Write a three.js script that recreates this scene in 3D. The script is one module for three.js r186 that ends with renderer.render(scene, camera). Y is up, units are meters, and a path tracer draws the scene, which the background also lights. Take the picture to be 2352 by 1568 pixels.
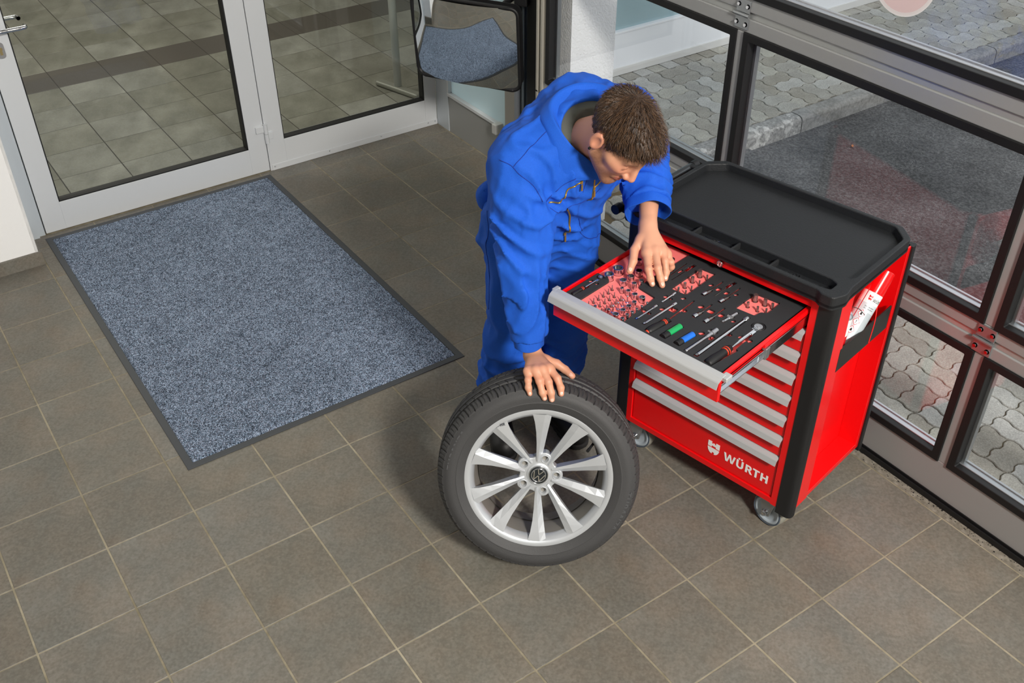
import * as THREE from 'three';
import { RectAreaLightUniformsLib } from 'three/addons/lights/RectAreaLightUniformsLib.js';
import { mergeGeometries } from 'three/addons/utils/BufferGeometryUtils.js';
import { ImprovedNoise } from 'three/addons/math/ImprovedNoise.js';
import { FontLoader } from 'three/addons/loaders/FontLoader.js';
import { TextGeometry } from 'three/addons/geometries/TextGeometry.js';
import { RoundedBoxGeometry } from 'three/addons/geometries/RoundedBoxGeometry.js';
import { Brush, Evaluator, SUBTRACTION } from 'three-bvh-csg';

// ---------------------------------------------------------------- camera, sky, light, exposure
const scene = new THREE.Scene();
const camera = new THREE.PerspectiveCamera(37.24, 2352 / 1568, 0.05, 100);
camera.position.set(-0.7814, 2.5729, 2.662);
camera.rotation.set(-0.6419, -0.6004, -0.0048, 'YXZ');
scene.background = new THREE.Color(0.93, 0.97, 1.0).multiplyScalar(1.15);   // even overcast sky
const renderer = new THREE.WebGLRenderer();
renderer.toneMapping = THREE.LinearToneMapping;
renderer.toneMappingExposure = 1.0;
renderer.shadowMap.enabled = true;
RectAreaLightUniformsLib.init();

const KEY = { pos: [-0.13, 4.14, 5.4], aim: [0.5, 0.4, 0.4], size: 0.7, power: 275 };       // unseen key softbox, behind and right of the camera, following the wheel shadow
const CEIL = [                                                                             // added fill panels on the unseen ceiling: x, z, width, depth, power
  [-1.2, 3.2, 1.2, 0.6, 0.15], [-1.4, 1.2, 1.2, 0.6, 0.15], [-1.2, -0.8, 1.2, 0.6, 0.15],
];
const CEILING_Y = 4.7;

// ---------------------------------------------------------------- helpers
const V3 = (x, y, z) => new THREE.Vector3(x, y, z);
let seed = 7;
const rnd = () => { seed = (seed + 0x6D2B79F5) | 0; let t = Math.imul(seed ^ (seed >>> 15), 1 | seed); t = (t + Math.imul(t ^ (t >>> 7), 61 | t)) ^ t; return ((t ^ (t >>> 14)) >>> 0) / 4294967296; };
const rr = (a, b) => a + (b - a) * rnd();
const clamp = (x, a, b) => Math.min(b, Math.max(a, x));
const lerp = (a, b, t) => a + (b - a) * t;
const sstep = (a, b, x) => { const t = clamp((x - a) / (b - a), 0, 1); return t * t * (3 - 2 * t); };
const perlin = new ImprovedNoise();
const noise3 = (x, y, z) => perlin.noise(x, y, z);
const hash2 = (x, y, s = 0) => { let h = Math.imul(x | 0, 374761393) + Math.imul(y | 0, 668265263) + Math.imul(s | 0, 2147483647 ^ 0x5bd1e995); h = Math.imul(h ^ (h >>> 13), 1274126177); return ((h ^ (h >>> 16)) >>> 0) / 4294967296; };
function vnoise(x, y, per, s) {                       // value noise that repeats every per cells
  const xi = Math.floor(x), yi = Math.floor(y), fx = x - xi, fy = y - yi, m = (a) => ((a % per) + per) % per;
  const sx = fx * fx * (3 - 2 * fx), sy = fy * fy * (3 - 2 * fy);
  const a = hash2(m(xi), m(yi), s), b = hash2(m(xi + 1), m(yi), s), c = hash2(m(xi), m(yi + 1), s), d = hash2(m(xi + 1), m(yi + 1), s);
  return lerp(lerp(a, b, sx), lerp(c, d, sx), sy);
}
const fbm = (u, v, cells, oct, s) => { let t = 0, a = 0.5, n = 0; for (let o = 0; o < oct; o++) { t += a * vnoise(u * cells, v * cells, cells, s + o * 17); n += a; a *= 0.5; cells *= 2; } return t / n; };
function texture(size, fn, srgb = true, repeat = 1) {  // fn(u, v, x, y) -> [r, g, b] in 0..255
  const d = new Uint8Array(size * size * 4);
  for (let y = 0; y < size; y++) for (let x = 0; x < size; x++) {
    const c = fn(x / size, y / size, x, y), i = (y * size + x) * 4;
    d[i] = clamp(c[0], 0, 255); d[i + 1] = clamp(c[1], 0, 255); d[i + 2] = clamp(c[2], 0, 255); d[i + 3] = 255;
  }
  const t = new THREE.DataTexture(d, size, size, THREE.RGBAFormat);
  t.wrapS = t.wrapT = THREE.RepeatWrapping; t.magFilter = THREE.LinearFilter; t.minFilter = THREE.LinearMipmapLinearFilter; t.generateMipmaps = true;
  if (srgb) t.colorSpace = THREE.SRGBColorSpace;
  t.repeat.set(repeat, repeat); t.needsUpdate = true;
  return t;
}
const grey = (size, fn, repeat = 1) => texture(size, (u, v, x, y) => { const g = fn(u, v, x, y) * 255; return [g, g, g]; }, false, repeat);
const mat = (color, o = {}) => new THREE.MeshStandardMaterial({ color, roughness: 0.6, ...o });
const pmat = (color, o = {}) => new THREE.MeshPhysicalMaterial({ color, roughness: 0.5, ...o });

function clean(g) {                                   // position, normal, uv only, not indexed
  g = g.index ? g.toNonIndexed() : g;
  if (!g.attributes.normal) g.computeVertexNormals();
  for (const k of Object.keys(g.attributes)) if (!['position', 'normal', 'uv'].includes(k)) g.deleteAttribute(k);
  if (!g.attributes.uv) g.setAttribute('uv', new THREE.BufferAttribute(new Float32Array(g.attributes.position.count * 2), 2));
  g.morphAttributes = {}; g.clearGroups();
  return g;
}
const merge = (list) => list.length === 1 ? clean(list[0]) : mergeGeometries(list.map(clean));
function boxUV(g, k = 1, ox = 0, oy = 0) {            // uv in metres by the main direction of each face
  g = clean(g);
  const p = g.attributes.position, uv = g.attributes.uv, a = V3(), b = V3(), c = V3(), n = V3();
  for (let i = 0; i < p.count; i += 3) {
    a.fromBufferAttribute(p, i); b.fromBufferAttribute(p, i + 1); c.fromBufferAttribute(p, i + 2);
    n.copy(b).sub(a).cross(c.clone().sub(a));
    const x = Math.abs(n.x), y = Math.abs(n.y), z = Math.abs(n.z);
    for (let j = 0; j < 3; j++) {
      const q = [a, b, c][j];
      const [s, t] = y >= x && y >= z ? [q.x, q.z] : x >= z ? [q.z, q.y] : [q.x, q.y];
      uv.setXY(i + j, s * k + ox, t * k + oy);
    }
  }
  return g;
}
const M4 = new THREE.Matrix4();
const at = (g, x = 0, y = 0, z = 0) => { g.translate(x, y, z); return g; };
const bx = (w, h, d, x = 0, y = 0, z = 0) => at(new THREE.BoxGeometry(w, h, d), x, y, z);
const span = (x0, x1, y0, y1, z0, z1) => bx(Math.abs(x1 - x0), Math.abs(y1 - y0), Math.abs(z1 - z0), (x0 + x1) / 2, (y0 + y1) / 2, (z0 + z1) / 2);
const rspan = (x0, x1, y0, y1, z0, z1, r = 0.002, seg = 2) => at(new RoundedBoxGeometry(Math.abs(x1 - x0), Math.abs(y1 - y0), Math.abs(z1 - z0), seg, r), (x0 + x1) / 2, (y0 + y1) / 2, (z0 + z1) / 2);
function rod(a, b, r0, r1 = r0, seg = 16, open = false) {   // tapered cylinder between two points
  const d = b.clone().sub(a), g = new THREE.CylinderGeometry(r1, r0, d.length(), seg, 1, open);
  g.applyQuaternion(new THREE.Quaternion().setFromUnitVectors(V3(0, 1, 0), d.clone().normalize()));
  return at(g, (a.x + b.x) / 2, (a.y + b.y) / 2, (a.z + b.z) / 2);
}
const tube = (pts, r, seg = 40, rad = 8, closed = false) => new THREE.TubeGeometry(new THREE.CatmullRomCurve3(pts, closed), seg, r, rad, closed);
const poly = (pts) => { const s = new THREE.Shape(); pts.forEach(([x, y], i) => i ? s.lineTo(x, y) : s.moveTo(x, y)); s.closePath(); return s; };
function roundPoly(pts, r) {                          // closed polygon with rounded corners; r number or one per corner
  const s = new THREE.Shape(), n = pts.length;
  for (let i = 0; i < n; i++) {
    const p = pts[i], a = pts[(i + n - 1) % n], b = pts[(i + 1) % n], rad = Array.isArray(r) ? r[i] : r;
    const la = Math.hypot(a[0] - p[0], a[1] - p[1]), lb = Math.hypot(b[0] - p[0], b[1] - p[1]), k = Math.min(rad, la / 2, lb / 2);
    const s0 = [p[0] + (a[0] - p[0]) / la * k, p[1] + (a[1] - p[1]) / la * k], s1 = [p[0] + (b[0] - p[0]) / lb * k, p[1] + (b[1] - p[1]) / lb * k];
    i ? s.lineTo(...s0) : s.moveTo(...s0);
    s.quadraticCurveTo(p[0], p[1], ...s1);
  }
  s.closePath(); return s;
}
const extrude = (shape, depth, o = {}) => new THREE.ExtrudeGeometry(shape, { depth, bevelEnabled: false, curveSegments: 6, ...o });
// extrude a shape drawn in plan (x, -z) upwards from y0 to y1
const slab = (shape, y0, y1, o = {}) => at(extrude(shape, y1 - y0, o).rotateX(-Math.PI / 2), 0, y0, 0);

const names = new Map();
const numbered = (n) => { const k = names.get(n) ?? 0; names.set(n, k + 1); return k ? n + '_' + String(k).padStart(3, '0') : n; };
function mesh(name, geo, material, parent) {
  const m = new THREE.Mesh(Array.isArray(geo) ? merge(geo) : geo, material);
  m.name = name; m.castShadow = m.receiveShadow = true; parent.add(m);
  return m;
}
function tag(o, label, category, group, kind) { o.userData = { ...o.userData, label, category }; if (group) o.userData.group = group; if (kind) o.userData.kind = kind; return o; }
function thing(name, label, category, pos = [0, 0, 0], turn = 0, group) {
  const o = new THREE.Group(); o.name = numbered(name); o.position.set(...pos); o.rotation.y = turn; scene.add(o);
  return tag(o, label, category, group);
}
function single(name, label, category, geo, material, group) { const m = mesh(numbered(name), geo, material, scene); return tag(m, label, category, group); }
function struct(name, label, category, geo, material) {
  const o = geo ? mesh(name, geo, material, scene) : new THREE.Group();
  if (!geo) { o.name = name; scene.add(o); }
  return tag(o, label, category, undefined, 'structure');
}
const sub = (name, parent) => { const g = new THREE.Group(); g.name = name; parent.add(g); return g; };
const font = await new FontLoader().loadAsync('fonts/droid/droid_sans_bold.typeface.json');
function lettering(text, size, depth) { const g = new TextGeometry(text, { font, size, depth, height: depth, curveSegments: 4, bevelEnabled: false }); g.computeBoundingBox(); return g; }
const ordinal = ['first', 'second', 'third', 'fourth', 'fifth', 'sixth', 'seventh', 'eighth', 'ninth'];

// meshes the zero set of a distance field on a grid (surface nets)
function surfaceNets(sdf, lo, hi, h) {
  const n = [0, 1, 2].map((i) => Math.ceil((hi[i] - lo[i]) / h) + 1), [nx, ny, nz] = n, F = new Float32Array(nx * ny * nz), id = (x, y, z) => (z * ny + y) * nx + x;
  const B = 4;
  for (let z0 = 0; z0 < nz; z0 += B) for (let y0 = 0; y0 < ny; y0 += B) for (let x0 = 0; x0 < nx; x0 += B) {
    const c = sdf(lo[0] + (x0 + 1.5) * h, lo[1] + (y0 + 1.5) * h, lo[2] + (z0 + 1.5) * h), far = Math.abs(c) > B * h * 1.6 + 0.02;
    for (let z = z0; z < Math.min(z0 + B, nz); z++) for (let y = y0; y < Math.min(y0 + B, ny); y++) for (let x = x0; x < Math.min(x0 + B, nx); x++)
      F[id(x, y, z)] = far ? c : sdf(lo[0] + x * h, lo[1] + y * h, lo[2] + z * h);
  }
  const idx = new Int32Array(nx * ny * nz).fill(-1), P = [];
  const C = [[0, 0, 0], [1, 0, 0], [0, 1, 0], [1, 1, 0], [0, 0, 1], [1, 0, 1], [0, 1, 1], [1, 1, 1]], E = [[0, 1], [2, 3], [4, 5], [6, 7], [0, 2], [1, 3], [4, 6], [5, 7], [0, 4], [1, 5], [2, 6], [3, 7]];
  for (let z = 0; z < nz - 1; z++) for (let y = 0; y < ny - 1; y++) for (let x = 0; x < nx - 1; x++) {
    let k = 0, sx = 0, sy = 0, sz = 0; const f = C.map(([a, b, c]) => F[id(x + a, y + b, z + c)]);
    let mn = f[0], mx = f[0]; for (let i = 1; i < 8; i++) { if (f[i] < mn) mn = f[i]; if (f[i] > mx) mx = f[i]; }
    if (mn > 0 || mx <= 0) continue;
    for (const [a, b] of E) if ((f[a] <= 0) !== (f[b] <= 0)) { const t = f[a] / (f[a] - f[b]); sx += lerp(C[a][0], C[b][0], t); sy += lerp(C[a][1], C[b][1], t); sz += lerp(C[a][2], C[b][2], t); k++; }
    idx[id(x, y, z)] = P.length / 3; P.push(lo[0] + (x + sx / k) * h, lo[1] + (y + sy / k) * h, lo[2] + (z + sz / k) * h);
  }
  const I = [], quad = (a, b, c, d, flip) => flip ? I.push(a, c, b, a, d, c) : I.push(a, b, c, a, c, d);
  for (let z = 1; z < nz - 1; z++) for (let y = 1; y < ny - 1; y++) for (let x = 1; x < nx - 1; x++) {
    const s = F[id(x, y, z)] <= 0;
    if (s !== (F[id(x + 1, y, z)] <= 0)) quad(idx[id(x, y - 1, z - 1)], idx[id(x, y, z - 1)], idx[id(x, y, z)], idx[id(x, y - 1, z)], !s);
    if (s !== (F[id(x, y + 1, z)] <= 0)) quad(idx[id(x - 1, y, z - 1)], idx[id(x - 1, y, z)], idx[id(x, y, z)], idx[id(x, y, z - 1)], !s);
    if (s !== (F[id(x, y, z + 1)] <= 0)) quad(idx[id(x - 1, y - 1, z)], idx[id(x, y - 1, z)], idx[id(x, y, z)], idx[id(x - 1, y, z)], !s);
  }
  const g = new THREE.BufferGeometry();
  g.setAttribute('position', new THREE.BufferAttribute(new Float32Array(P), 3)); g.setIndex(I); g.computeVertexNormals();
  return g;
}
const smin = (a, b, k) => { const h = Math.max(k - Math.abs(a - b), 0) / k; return Math.min(a, b) - h * h * k * 0.25; };
const smax = (a, b, k) => -smin(-a, -b, k);
// distance to a tapered capsule a -> b
function cone(px, py, pz, a, b, r0, r1) {
  const bx_ = b[0] - a[0], by = b[1] - a[1], bz = b[2] - a[2], x = px - a[0], y = py - a[1], z = pz - a[2];
  const t = clamp((x * bx_ + y * by + z * bz) / (bx_ * bx_ + by * by + bz * bz), 0, 1);
  return Math.hypot(x - bx_ * t, y - by * t, z - bz * t) - lerp(r0, r1, t);
}
const ell = (x, y, z, c, r) => { const a = (x - c[0]) / r[0], b = (y - c[1]) / r[1], d = (z - c[2]) / r[2], k = Math.hypot(a, b, d), q = Math.hypot(a / r[0], b / r[1], d / r[2]); return q < 1e-9 ? -Math.min(...r) : k * (k - 1) / q; };

// ---------------------------------------------------------------- materials
const tileTex = texture(1024, (u, v) => {
  const a = fbm(u, v, 5, 4, 3), f = fbm(u, v, 128, 3, 9), w = fbm(u, v, 12, 3, 31), k = (a - 0.5) * 20 + (f - 0.5) * 26;
  return [116 + k + (w - 0.5) * 8, 112 + k, 104 + k - (w - 0.5) * 5];
}, true, 1 / 0.9);
const tileBump = grey(512, (u, v) => fbm(u, v, 96, 3, 5), 1 / 0.4);
const tileMats = [0xffffff, 0xf8f7f5, 0xfcfaf6, 0xf5f3f0].map((c) => pmat(c, { map: tileTex, roughness: 0.42, bumpMap: tileBump, bumpScale: 0.0005, specularIntensity: 0.5 }));
const groutMat = mat(0xffffff, { map: texture(256, (u, v) => { const k = (fbm(u, v, 32, 3, 2) - 0.5) * 40 + (fbm(u, v, 3, 2, 8) - 0.5) * 46; return [146 + k, 138 + k, 118 + k]; }, true, 1 / 0.8), roughness: 0.9 });
const alu = mat(0xd2d5d8, { roughness: 0.42, metalness: 0.15 });
const aluCold = mat(0xbcc3c9, { roughness: 0.42, metalness: 0.15 });
const aluRail = mat(0x9fa0a0, { roughness: 0.3, metalness: 0.25 });
const aluCream = mat(0xb8b4a8, { roughness: 0.45, metalness: 0.3 });
const rubber = mat(0x0c0c0e, { roughness: 0.55 });
const steelDark = mat(0x7b858c, { roughness: 0.35, metalness: 0.5 });
const zinc = mat(0xa9adb0, { roughness: 0.32, metalness: 0.85 });
const chrome = mat(0xd8dade, { roughness: 0.13, metalness: 1 });
const satin = mat(0xc3c4c8, { roughness: 0.3, metalness: 0.9 });
const plaster = mat(0xf2f2f2, { roughness: 0.85, bumpMap: grey(256, (u, v) => fbm(u, v, 24, 3, 4), 1 / 0.5), bumpScale: 0.001 });
const stucco = mat(0xeef0f2, { roughness: 0.95, bumpMap: grey(512, (u, v) => fbm(u, v, 56, 3, 14), 1 / 0.4), bumpScale: 0.0022 });
const whitePanel = mat(0xe3e7ec, { roughness: 0.5 });
const glass = pmat(0xffffff, { transmission: 1, thickness: 0, roughness: 0.0, ior: 1.5 });
const doorGlass = pmat(0xf6f7f5, { transmission: 1, thickness: 0, roughness: 0.0, ior: 1.5 });
const frosted = pmat(0xe9f6f8, { transmission: 0.55, thickness: 0, roughness: 0.95, ior: 1.3 });
const ceilMat = mat(0x8f8e8a, { roughness: 0.95 });  // unseen ceilings, grey chosen to lower the bounced light
const roomWall = mat(0x86847e, { roughness: 0.9 });  // walls out of view, darkened to cut the light they bounce back

// ---------------------------------------------------------------- floor of the workshop: single tiles on a grout bed
const S = 0.3;
const floor = struct('floor', 'grey brown square floor tiles with pale joints', 'floor');
mesh('grout_bed', boxUV(merge([span(-3.4, 1.92, -0.2, -0.0012, -2.26, 7.2), span(1.9, 2.25, -0.2, -0.0012, -2.26, -0.96)])), groutMat, floor);
function tileGeo(w, d, ox, oy, hgt = 0.012) {                       // slightly chamfered slab, top at y = 0
  const c = 0.0012, x = w / 2, z = d / 2, P = [], q = (a, b, e, f) => { P.push(...a, ...b, ...e, ...a, ...e, ...f); };
  const T = [[-x + c, 0, -z + c], [-x + c, 0, z - c], [x - c, 0, z - c], [x - c, 0, -z + c]], R = [[-x, -c, -z], [-x, -c, z], [x, -c, z], [x, -c, -z]], B = R.map(([a, , b]) => [a, -hgt, b]);
  q(T[0], T[1], T[2], T[3]);
  for (let i = 0; i < 4; i++) { const j = (i + 1) % 4; q(T[i], R[i], R[j], T[j]); q(R[i], B[i], B[j], R[j]); }
  const g = new THREE.BufferGeometry(); g.setAttribute('position', new THREE.BufferAttribute(new Float32Array(P), 3)); g.computeVertexNormals();
  return boxUV(g, 1, ox, oy);
}
const tileVar = Array.from({ length: 8 }, (_, i) => tileGeo(S - 0.006, S - 0.0042, i * 0.37, i * 0.53));
for (let b = -8; b < 10; b++) for (let a = -7; a < 7; a++) {
  const x0 = a * S, x1 = x0 + S, z0 = b * S, z1 = z0 + S;
  if (a === 6 && z1 > -0.95) continue;                                     // the gate stands there
  let g = tileVar[(rnd() * 8) | 0], cx = (x0 + x1) / 2, cz = (z0 + z1) / 2;
  if (a === 6 || b === -8) {                                               // cut tiles along the walls
    const xe = a === 6 ? 2.028 : x1, zs = b === -8 ? -2.219 : z0; cx = (x0 + xe) / 2; cz = (zs + z1) / 2;
    g = tileGeo(xe - x0 - 0.004, z1 - zs - 0.004, rnd(), rnd());
  }
  const t = mesh('tile', g, tileMats[(rnd() * 4) | 0], floor);
  t.position.set(cx, rr(-0.0003, 0.0002), cz);
}
mesh('cement_strip', boxUV(span(1.802, 1.86, -0.02, -0.0006, -0.95, 4.6)), mat(0xffffff, { roughness: 0.95, map: texture(256, (u, v) => { const k = (fbm(u, v, 24, 4, 12) - 0.5) * 64; return [122 + k, 117 + k, 106 + k]; }, true, 1 / 0.35) }), floor);
const grime = mat(0x161616, { roughness: 0.95 });
{ // dirt crumbs along the seal
  const L = []; for (let i = 0; i < 420; i++) { const s = rr(0.0006, 0.0028); L.push(bx(s, s * 0.4, s * rr(0.8, 2.5), 1.838 - Math.abs(rr(-1, 1) * rr(0, 1)) * 0.04, 0.0006, rr(0.9, 2.6))); }
  const m = mesh('grime', merge(L), grime, floor); m.userData.kind = 'stuff';
}

// ---------------------------------------------------------------- walls, ceiling
struct('ceiling', 'unseen ceiling of the workshop, grey to lower bounced light', 'ceiling', span(-3.6, 2.3, CEILING_Y, CEILING_Y + 0.2, -2.4, 7.4), ceilMat);
const wallL = struct('wall_left', 'unseen wall behind the camera side, grey to lower bounced light', 'wall', span(-3.6, -3.4, 0, CEILING_Y, -2.4, 7.4), roomWall);
struct('wall_front', 'unseen wall at the near end, grey to lower bounced light', 'wall', span(-3.4, 2.3, 0, CEILING_Y, 7.2, 7.4), roomWall);
const wallB = struct('wall_back', 'white wall pier beside the glass door', 'wall');
mesh('pier', boxUV(merge([span(-3.4, -0.3175, 0.066, CEILING_Y, -2.34, -1.962), span(-3.4, 2.3, 2.16, CEILING_Y, -2.34, -2.16)])), plaster, wallB);
mesh('corner_bead', span(-0.328, -0.3155, 0.066, CEILING_Y, -1.972, -1.9605), plaster, wallB);
mesh('plinth', boxUV(span(-3.4, -0.303, 0, 0.066, -2.3, -1.947)), tileMats[1], wallB);
struct('wall_right', 'white outer wall over the gate', 'wall', boxUV(merge([span(1.92, 2.2, 3.05, CEILING_Y, -0.84, 3.75), span(1.92, 2.2, 0, CEILING_Y, 3.75, 7.4)])), stucco);
struct('wall_right_001', 'white stucco reveal beside the gate outside', 'wall', boxUV(span(1.945, 2.2, -0.1, CEILING_Y, -1.2, -0.84)), stucco);

// ---------------------------------------------------------------- glass door and side light in the back wall (face at z = -2.22)
const ZD = -2.22;
const frame1 = struct('trim_1', 'grey aluminium door frame around the glass door', 'door frame');
mesh('jamb', [rspan(-0.313, -0.232, 0, 2.12, ZD - 0.07, ZD + 0.0, 0.002), span(-0.3, -0.262, 0, 2.12, ZD - 0.005, ZD + 0.012)], aluCold, frame1);
mesh('header', rspan(-0.313, 2.03, 2.1, 2.2, ZD - 0.07, ZD, 0.002), alu, frame1);
const door1 = struct('door_1', 'hinged glass door in a silver aluminium frame', 'door');
mesh('stile', rspan(-0.227, -0.128, 0.006, 2.09, ZD - 0.06, ZD, 0.002), alu, door1);
mesh('stile', rspan(0.861, 0.961, 0.006, 2.09, ZD - 0.06, ZD, 0.002), alu, door1);
mesh('bottom_rail', rspan(-0.1285, 0.8615, 0.006, 0.152, ZD - 0.06, ZD - 0.0006, 0.0015), alu, door1);
mesh('top_rail', rspan(-0.1285, 0.8615, 1.97, 2.09, ZD - 0.06, ZD - 0.0006, 0.0015), alu, door1);
mesh('pane', span(-0.13, 0.863, 0.15, 1.98, ZD - 0.033, ZD - 0.027), doorGlass, door1);
mesh('gasket', [span(-0.128, -0.1225, 0.152, 1.97, ZD - 0.05, ZD - 0.004), span(0.853, 0.861, 0.152, 1.97, ZD - 0.05, ZD - 0.004), span(-0.128, 0.861, 0.152, 0.158, ZD - 0.05, ZD - 0.004)], rubber, door1);
{ // lever handles on both faces, lock plate, hinge
  const h = sub('handle', door1);
  for (const [s, y] of [[1, 1.022], [-1, 1.022]]) {
    const z = ZD + (s > 0 ? 0.052 : -0.115), z0 = ZD + (s > 0 ? 0 : -0.06);
    mesh('lever', [tube([V3(-0.178, y, z0), V3(-0.178, y, z - s * 0.006), V3(-0.17, y, z), V3(-0.13, y, z), V3(-0.068, y, z), V3(-0.056, y, z - s * 0.004), V3(-0.053, y, z - s * 0.028)], 0.0095, 60, 14)], chrome, h);
  }
  const lock = sub('lock_plate', door1);
  mesh('plate', at(extrude(roundPoly([[-0.017, -0.036], [0.017, -0.036], [0.017, 0.036], [-0.017, 0.036]], 0.0168), 0.006, { curveSegments: 10 }), -0.176, 0.928, ZD), satin, lock);
  mesh('cylinder', [rod(V3(-0.176, 0.934, ZD + 0.006), V3(-0.176, 0.934, ZD + 0.009), 0.0085), span(-0.1815, -0.1705, 0.908, 0.93, ZD + 0.006, ZD + 0.0085)], mat(0xb9a77a, { metalness: 0.8, roughness: 0.3 }), lock);
  const hg = sub('hinge', door1);
  mesh('knuckle', rod(V3(0.967, 0.226, ZD + 0.014), V3(0.967, 0.279, ZD + 0.014), 0.0115, 0.0115, 20), alu, hg);
  mesh('knuckle', rod(V3(0.967, 0.17, ZD + 0.014), V3(0.967, 0.224, ZD + 0.014), 0.0115, 0.0115, 20), alu, hg);
  mesh('leaf_plate', [rspan(0.914, 0.962, 0.233, 0.27, ZD, ZD + 0.012, 0.002)], alu, hg);
  mesh('frame_plate', [rspan(0.972, 1.006, 0.188, 0.226, ZD, ZD + 0.012, 0.002)], alu, hg);
}
const win1 = struct('window_1', 'fixed glass side light in a silver aluminium frame', 'window');
mesh('post', rspan(0.9645, 1.066, 0, 2.1, ZD - 0.065, ZD + 0.002, 0.002), alu, win1);
mesh('stile', rspan(1.952, 2.028, 0, 2.1, ZD - 0.065, ZD + 0.002, 0.002), alu, win1);
mesh('bottom_rail', rspan(1.066, 1.952, 0, 0.163, ZD - 0.065, ZD + 0.001, 0.0015), alu, win1);
mesh('kick_strip', rspan(0.975, 2.028, 0.001, 0.034, ZD + 0.002, ZD + 0.0055, 0.0012), alu, win1);
mesh('pane', span(1.064, 1.954, 0.162, 2.1, ZD - 0.033, ZD - 0.027), doorGlass, win1);
mesh('gasket', [span(1.066, 1.0715, 0.163, 2.1, ZD - 0.05, ZD - 0.004), span(1.945, 1.952, 0.163, 2.1, ZD - 0.05, ZD - 0.004), span(1.066, 1.952, 0.163, 0.169, ZD - 0.05, ZD - 0.004)], rubber, win1);
for (const x of [0.99, 1.32, 1.65, 1.965, 2.012]) mesh('screw', at(new THREE.SphereGeometry(0.0042, 10, 6, 0, 7, 0, 1.57).rotateX(Math.PI / 2), x, 0.022, ZD + 0.0055), zinc, win1);

// ---------------------------------------------------------------- low panel with frosted glass in the corner (face at x = 2.03)
const win2 = struct('window_2', 'frosted pane over a grey metal panel in the corner', 'window');
mesh('post', rspan(2.03, 2.11, 0, 2.16, -2.22, -2.085, 0.002), aluCold, win2);
mesh('kick_panel', span(2.034, 2.1, 0.0, 0.222, -2.085, -1.56), mat(0x9a9b99, { roughness: 0.5, metalness: 0.25 }), win2);
mesh('sill_rail', rspan(2.024, 2.11, 0.222, 0.24, -2.085, -1.55, 0.002), alu, win2);
mesh('stile', rspan(2.026, 2.11, 0.24, 2.16, -2.085, -2.073, 0.002), alu, win2);
mesh('pane', span(2.05, 2.058, 0.23, 2.16, -2.08, -1.5), frosted, win2);
mesh('end_cap', rspan(2.0, 2.1, 0.19, 0.245, -1.585, -1.548, 0.003), mat(0xc9c9c6, { roughness: 0.4 }), win2);
mesh('pillar', span(2.03, 2.24, 0, CEILING_Y, -1.5, -1.18), mat(0xaeaaa2, { roughness: 0.8 }), win2);
mesh('transom', span(2.03, 2.11, 2.1, CEILING_Y, -2.3, -1.5), plaster, win2);

// ---------------------------------------------------------------- gate track at the end of the sectional gate
const track = struct('trim_2', 'dark steel gate track beside the corner panel', 'gate track');
mesh('channel', [span(1.926, 1.93, 0.02, 3.0, -1.2, -1.115), span(1.908, 1.93, 0.02, 3.0, -1.172, -1.166), span(1.915, 1.93, 0.02, 3.0, -1.14, -1.134)], steelDark, track);
mesh('edge_strip', span(1.9, 1.935, 0.02, 3.0, -1.224, -1.2), mat(0x8d9298, { roughness: 0.4, metalness: 0.5 }), track);
mesh('seal', span(1.9, 1.93, 0, 3.0, -1.115, -0.99), rubber, track);
mesh('runner_rail', [tube([V3(1.905, 0.03, -1.152), V3(1.905, 3.0, -1.152)], 0.005, 2, 8)], steelDark, track);
const roller = struct('trim_3', 'greasy roller bracket at the foot of the gate track', 'gate roller');
mesh('bracket', [rspan(1.84, 1.87, 0.06, 0.12, -1.12, -0.985, 0.003), rspan(1.85, 1.9, 0.09, 0.1, -1.2, -1.05, 0.002)], mat(0x3a3733, { roughness: 0.5, metalness: 0.6 }), roller);
mesh('axle', rod(V3(1.862, 0.11, -1.2), V3(1.862, 0.11, -1.0), 0.008), mat(0x8a7b55, { roughness: 0.4, metalness: 0.8 }), roller);
mesh('wheel', rod(V3(1.862, 0.11, -1.2), V3(1.862, 0.11, -1.175), 0.026, 0.026, 20), mat(0x241d14, { roughness: 0.6 }), roller);
for (const z of [-1.1, -1.06, -1.02]) mesh('bolt', rod(V3(1.832, 0.09, z), V3(1.842, 0.09, z), 0.008, 0.008, 6), zinc, roller);

// ---------------------------------------------------------------- glazed sectional gate (inner face at x = 1.85)
const XG = 1.85, Z0 = -0.965, Z1 = 3.7;
const gate = struct('door_2', 'glazed sectional gate with grey rails and black gaskets', 'gate');
const rails = [[0.02, 0.165], [0.635, 0.743], [1.32, 1.44], [2.02, 2.14], [2.72, 2.9]];
const mull = [-0.925, 0.245, 1.415, 2.585, 3.68];                        // centres of stiles and mullions
mesh('bottom_seal', [span(1.838, 1.9, 0.0, 0.014, Z0, Z1), span(1.846, 1.892, 0.012, 0.026, Z0, Z1), span(1.834, 1.84, 0.0, 0.02, Z0, Z1)], rubber, gate);
rails.forEach(([y0, y1], i) => {
  if (i === 0) { mesh('rail', [rspan(XG, XG + 0.04, y0, y1, Z0, Z1, 0.003)], aluRail, gate); return; }
  const ym = (y0 + y1) / 2;
  mesh('rail', [rspan(XG, XG + 0.04, y0, ym - 0.011, Z0, Z1, 0.004)], aluRail, gate);
  mesh('rail', [rspan(XG, XG + 0.04, ym + 0.011, y1, Z0, Z1, 0.004)], aluRail, gate);
  mesh('joint_strip', [rspan(XG + 0.006, XG + 0.036, ym - 0.012, ym + 0.012, Z0, Z1, 0.003)], mat(0xb2b4b2, { roughness: 0.3, metalness: 0.5 }), gate);
});
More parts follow.
